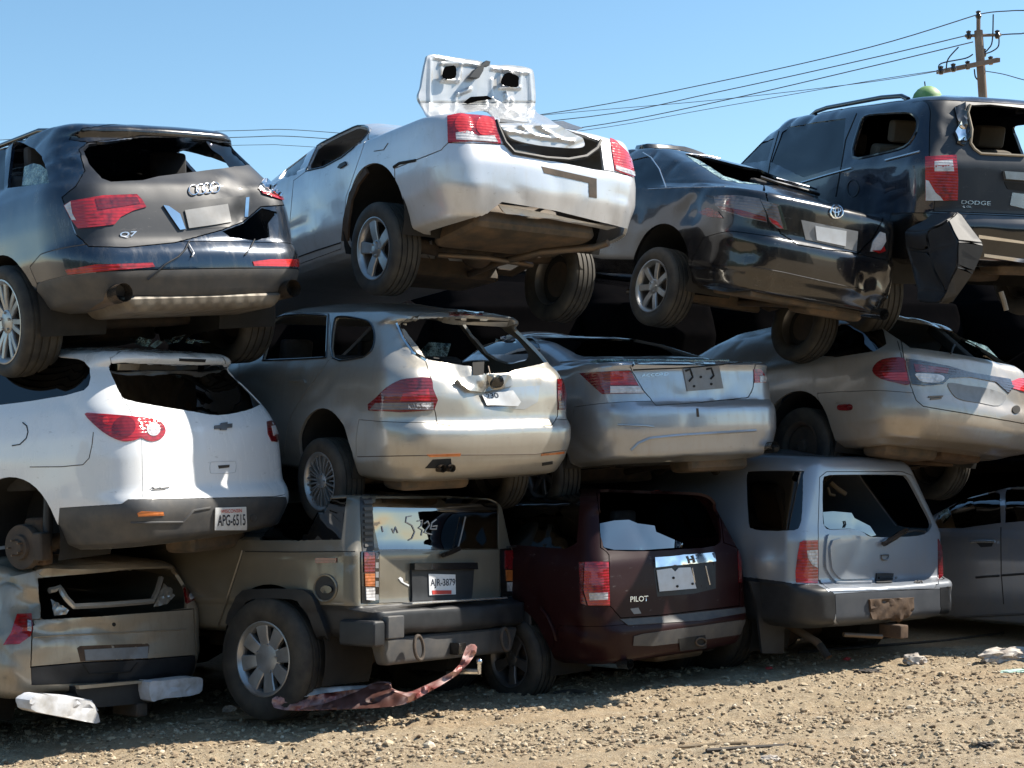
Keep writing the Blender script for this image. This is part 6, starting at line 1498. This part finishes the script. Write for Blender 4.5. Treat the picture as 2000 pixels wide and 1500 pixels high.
def debris(gz):
    rnd = random.Random(11)
    plain('old_wood', (.16, .115, .07), .9, var=.8, rgb2=(.28, .22, .15)); plain('rag', (.58, .54, .48), .9, var=.9, scale=14, rgb2=(.2, .15, .12), bump=.5)
    plain('red_plastic', (.5, .06, .06), .5, var=.4); plain('dark_scrap', (.03, .026, .024), .8, var=.7, rgb2=(.1, .08, .06)); plain('mint_plastic', (.36, .5, .43), .5, var=.6)
    def G(p): q = pixel_ground(p); return Vector((q.x, q.y, gz(q.x, q.y)))
    def stick(pts, r, mat, lab):
        bm = bmesh.new(); P = [G(p)+Vector((0, 0, r*.7)) for p in pts]
        bm_tube(bm, P, r, 6); o = link('stick', from_bm(bm), mat); tag(o, lab, 'stick')
    stick([(365, 1418), (440, 1408), (560, 1400), (640, 1392)], .016, 'old_wood', 'long thin pale stick on the gravel left of the red panel')
    stick([(1380, 1475), (1450, 1466), (1555, 1457)], .015, 'dark_scrap', 'dark curved stick on the gravel at the bottom centre')
    stick([(1325, 1467), (1400, 1461), (1460, 1460)], .012, 'old_wood', 'short brown stick beside the dark curved stick')
    stick([(425, 1458), (470, 1453), (520, 1449)], .010, 'old_wood', 'thin brown twig on open dirt, lower left')
    stick([(580, 1431), (620, 1424), (655, 1419)], .012, 'old_wood', 'pale splinter lying below the red panel')
    stick([(1560, 1278), (1700, 1266), (1850, 1252), (1960, 1238)], .014, 'dark_scrap', 'long dark metal strip at the shadow edge in front of the silver off-roader')
    def lump(px, py, s, mat, name, lab, cat, seed, n=2):
        bm = bmesh.new(); c0 = G((px, py))
        for k in range(n):
            r = bmesh.ops.create_icosphere(bm, subdivisions=3, radius=1)
            o = Vector((rnd.uniform(-.6, .6)*s[0]*(k > 0), rnd.uniform(-.3, .3)*s[1]*(k > 0), 0))
            for v in r['verts']:
                d = v.co.normalized(); w_ = 1+.45*noise.noise(d*2.2+Vector((seed+k*3, 0, 0)))+.3*noise.noise(d*6+Vector((seed, 4, k)))
                v.co = c0 + o + Vector((d.x*s[0]*w_, d.y*s[1]*w_, max(-.01, d.z*s[2]*w_+s[2]*.6)))
        o = link(name, from_bm(bm), mat, None, 25); tag(o, lab, cat)
    lump(1960, 1293, (.20, .10, .075), 'rag', 'crumpled_rag', 'crumpled off-white rag with rusty stains at the right edge of the dirt', 'rag', 1, 3)
    lump(1785, 1298, (.09, .06, .055), 'rag', 'crumpled_paper', 'pale crumpled paper clump in front of the silver off-roader', 'litter', 5, 2)
    lump(1118, 1352, (.10, .05, .02), 'dark_scrap', 'plastic_scrap', 'flat dark plastic scrap in front of the maroon SUV', 'scrap', 8)
    lump(1655, 1291, (.035, .03, .015), 'red_plastic', 'red_fragment', 'larger red plastic fragment near the mud flap of the silver off-roader', 'fragment', 12, 1)
    lump(1502, 1307, (.03, .025, .012), 'red_plastic', 'red_fragment', 'smaller red plastic fragment on gravel by the maroon SUV', 'fragment', 14, 1)
    lump(1985, 1312, (.10, .05, .015), 'mint_plastic', 'mint_sheet', 'pale mint green plastic scrap below the rag', 'scrap', 17, 2)
    lump(1700, 1310, (.10, .05, .02), 'dark_scrap', 'rubber_scrap', 'dark rubber scrap on the gravel, right of centre', 'scrap', 21, 2)
    lump(1925, 1459, (.05, .04, .02), 'dark_scrap', 'dark_clod', 'dark flat clod near the lower right corner', 'clod', 25, 1)
    lump(448, 1393, (.05, .03, .028), 'rag', 'pale_clod', 'pale clods of rubble left of the red panel', 'rubble', 30, 3)
    lump(1500, 1482, (.05, .035, .022), 'rag', 'white_rubble', 'whitish rubble lump at the bottom edge, centre right', 'rubble', 33, 2)

def glass_crumbs(gz):
    rnd = random.Random(21); V = []; F = []
    while len(F) < 1500:
        px = rnd.uniform(0, 2050); py = 1440-.0865*px+rnd.gauss(-8, 22)
        if px < 900 and rnd.random() < .6: continue
        p = pixel_ground((px, py)); r = rnd.uniform(.003, .010); z = gz(p.x, p.y)+.004; b = len(V); a = rnd.random()*6.3
        for k in range(3): V.append((p.x+r*math.cos(a+2.1*k), p.y+r*math.sin(a+2.1*k), z+rnd.uniform(0, .9)*r))
        V.append((p.x, p.y, z-.003)); F += [(b, b+1, b+2), (b, b+3, b+1), (b+1, b+3, b+2), (b+2, b+3, b)]
    m, t, bs = newmat('glass_crumb')
    bs.inputs['Base Color'].default_value = (.55, .68, .62, 1); bs.inputs['Roughness'].default_value = .08; bs.inputs['Transmission Weight'].default_value = .3
    me = bpy.data.meshes.new('glass_crumbs'); me.from_pydata(V, [], F); me.update()
    o = link('glass_crumbs', me, 'glass_crumb', None, 0); o['kind'] = 'stuff'; o['label'] = 'crumbs of broken window glass along the foot of the stacks'

def far_woods():
    """dark wooded rise on the far side of the yard, behind the camera (mirrored in the off-roader's rear glass)"""
    plain('far_foliage', (.03, .04, .02), .95, var=.8, scale=.3, rgb2=(.07, .08, .035))
    bm = bmesh.new(); n = 120; rows = []
    for i in range(n+1):
        a = math.pi*(1.02+.96*i/n)
        r = 38+3*noise.noise(Vector((i*.2, 0, 0))); h = 8.5+2.6*noise.noise(Vector((i*.13, 3, 0)))+1.4*noise.noise(Vector((i*.7, 9, 0)))
        rows.append([bm.verts.new((r*math.cos(a)*k, r*math.sin(a)*k, z)) for k, z in ((.93, -.1), (.95, h*.5), (1.0, h), (1.1, -.1))])
    for A, B in zip(rows, rows[1:]):
        for k in range(3): bm.faces.new((A[k], B[k], B[k+1], A[k+1]))
    o = link('woods', from_bm(bm), 'far_foliage', None, 0); o['kind'] = 'structure'

def hulks():
    """black car hulks added behind and around the stacks to close and shade them"""
    hm = plain('hulk_shade_black', (.003, .003, .0035), 1.0, var=.3, rgb2=(.006, .005, .005)); hm.node_tree.nodes['Principled BSDF'].inputs['Specular IOR Level'].default_value = 0  # near-black without specular, so sunlit hulks still look like deep shade
    k = Car('wrecked_hulk', 'black car hulk added behind the front stacks to darken the gaps', 'car', (32, 0, 0, 0, 0, 0),
            [(.15, .26, .76, .25), (.26, .06, .87, .3), (.62, .0, .92, .34), (.80, .065, .93, .32), (1.0, .10, .88, .28), (1.07, .3, .82, .24), (1.36, .78, .70, .2), (1.42, 1.2, .60, .2), (1.45, 1.6, .45, .2)], SEDAN_FRONT(4.9))
    k.finish('hulk_shade_black')
    b = k.body; bpy.data.objects.remove(k.root); b.parent = None; b.name = 'wrecked_hulk'
    n = 0
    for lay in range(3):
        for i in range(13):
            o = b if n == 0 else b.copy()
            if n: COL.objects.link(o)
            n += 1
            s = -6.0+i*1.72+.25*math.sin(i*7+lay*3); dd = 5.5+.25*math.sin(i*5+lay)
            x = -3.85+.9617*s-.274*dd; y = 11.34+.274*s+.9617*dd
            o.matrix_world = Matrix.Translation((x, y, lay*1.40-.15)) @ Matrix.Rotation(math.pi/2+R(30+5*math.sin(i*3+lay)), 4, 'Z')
            tag(o, 'black car hulk added behind the front stacks to darken the gaps', 'car', 'car hulks added behind the front stacks')
    for lay in range(4):  # extra row added to block the sky showing through the gaps
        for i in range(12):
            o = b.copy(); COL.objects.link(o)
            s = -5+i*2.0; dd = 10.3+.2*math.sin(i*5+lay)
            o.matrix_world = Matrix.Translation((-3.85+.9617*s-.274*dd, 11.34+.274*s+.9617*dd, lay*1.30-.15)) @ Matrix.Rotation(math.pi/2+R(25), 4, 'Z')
            tag(o, 'black car hulk added in a third row to block sky in the gaps', 'car', 'car hulks added in a third row')
    for (x, y, z, a) in ((-3.3, 14.6, -.15, 45), (-3.1, 14.9, 1.25, 42)):  # added to hide sunlit ground behind the gap between the left stacks
        o = b.copy(); COL.objects.link(o)
        o.matrix_world = Matrix.Translation((x, y, z)) @ Matrix.Rotation(math.pi/2+R(a), 4, 'Z')
        tag(o, 'black car hulk added to darken the gap between the leftmost stacks', 'car', 'car hulks added between the left stacks')
    for lay in range(2):
        for i in range(4):
            if i == 0: continue
            o = b.copy(); COL.objects.link(o)
            s = 9.9+i*2.1+.1*math.sin(i*7+lay*3); dd = -.25-.1*math.sin(i*5+lay)
            o.matrix_world = Matrix.Translation((-3.85+.9617*s-.274*dd, 11.34+.274*s+.9617*dd, lay*1.45+.05)) @ Matrix.Rotation(math.pi/2+R(35), 4, 'Z')
            tag(o, 'dark car hulk continuing the stacks out of frame on the right', 'car', 'car hulks right of the frame')
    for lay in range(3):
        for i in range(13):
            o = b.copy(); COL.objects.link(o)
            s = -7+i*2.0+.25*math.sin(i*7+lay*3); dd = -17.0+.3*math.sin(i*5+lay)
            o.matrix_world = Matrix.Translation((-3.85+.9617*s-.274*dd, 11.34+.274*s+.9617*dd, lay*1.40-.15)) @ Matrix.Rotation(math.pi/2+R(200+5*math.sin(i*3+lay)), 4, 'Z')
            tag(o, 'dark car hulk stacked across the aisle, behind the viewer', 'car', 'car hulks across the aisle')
# ================================================================== build
GZ = build_ground()
far_woods()
suv_with_rings(); silver_sedan_open(); black_sedan(); BS = black_suv()
white_suv(); silver_wagon(); blue_silver_sedan(); taupe_wagon()
beige_van(); sand_offroader(); maroon_suv(); silver_offroader(); grey_sedan()
hulks(); pole_and_wires(); green_dome(BS); crumpled_panel(); debris(GZ); glass_crumbs(GZ)
bpy.data.objects.remove(_tmp); bpy.data.objects.remove(_tmq)
for me in list(bpy.data.meshes):
    if not me.users: bpy.data.meshes.remove(me)
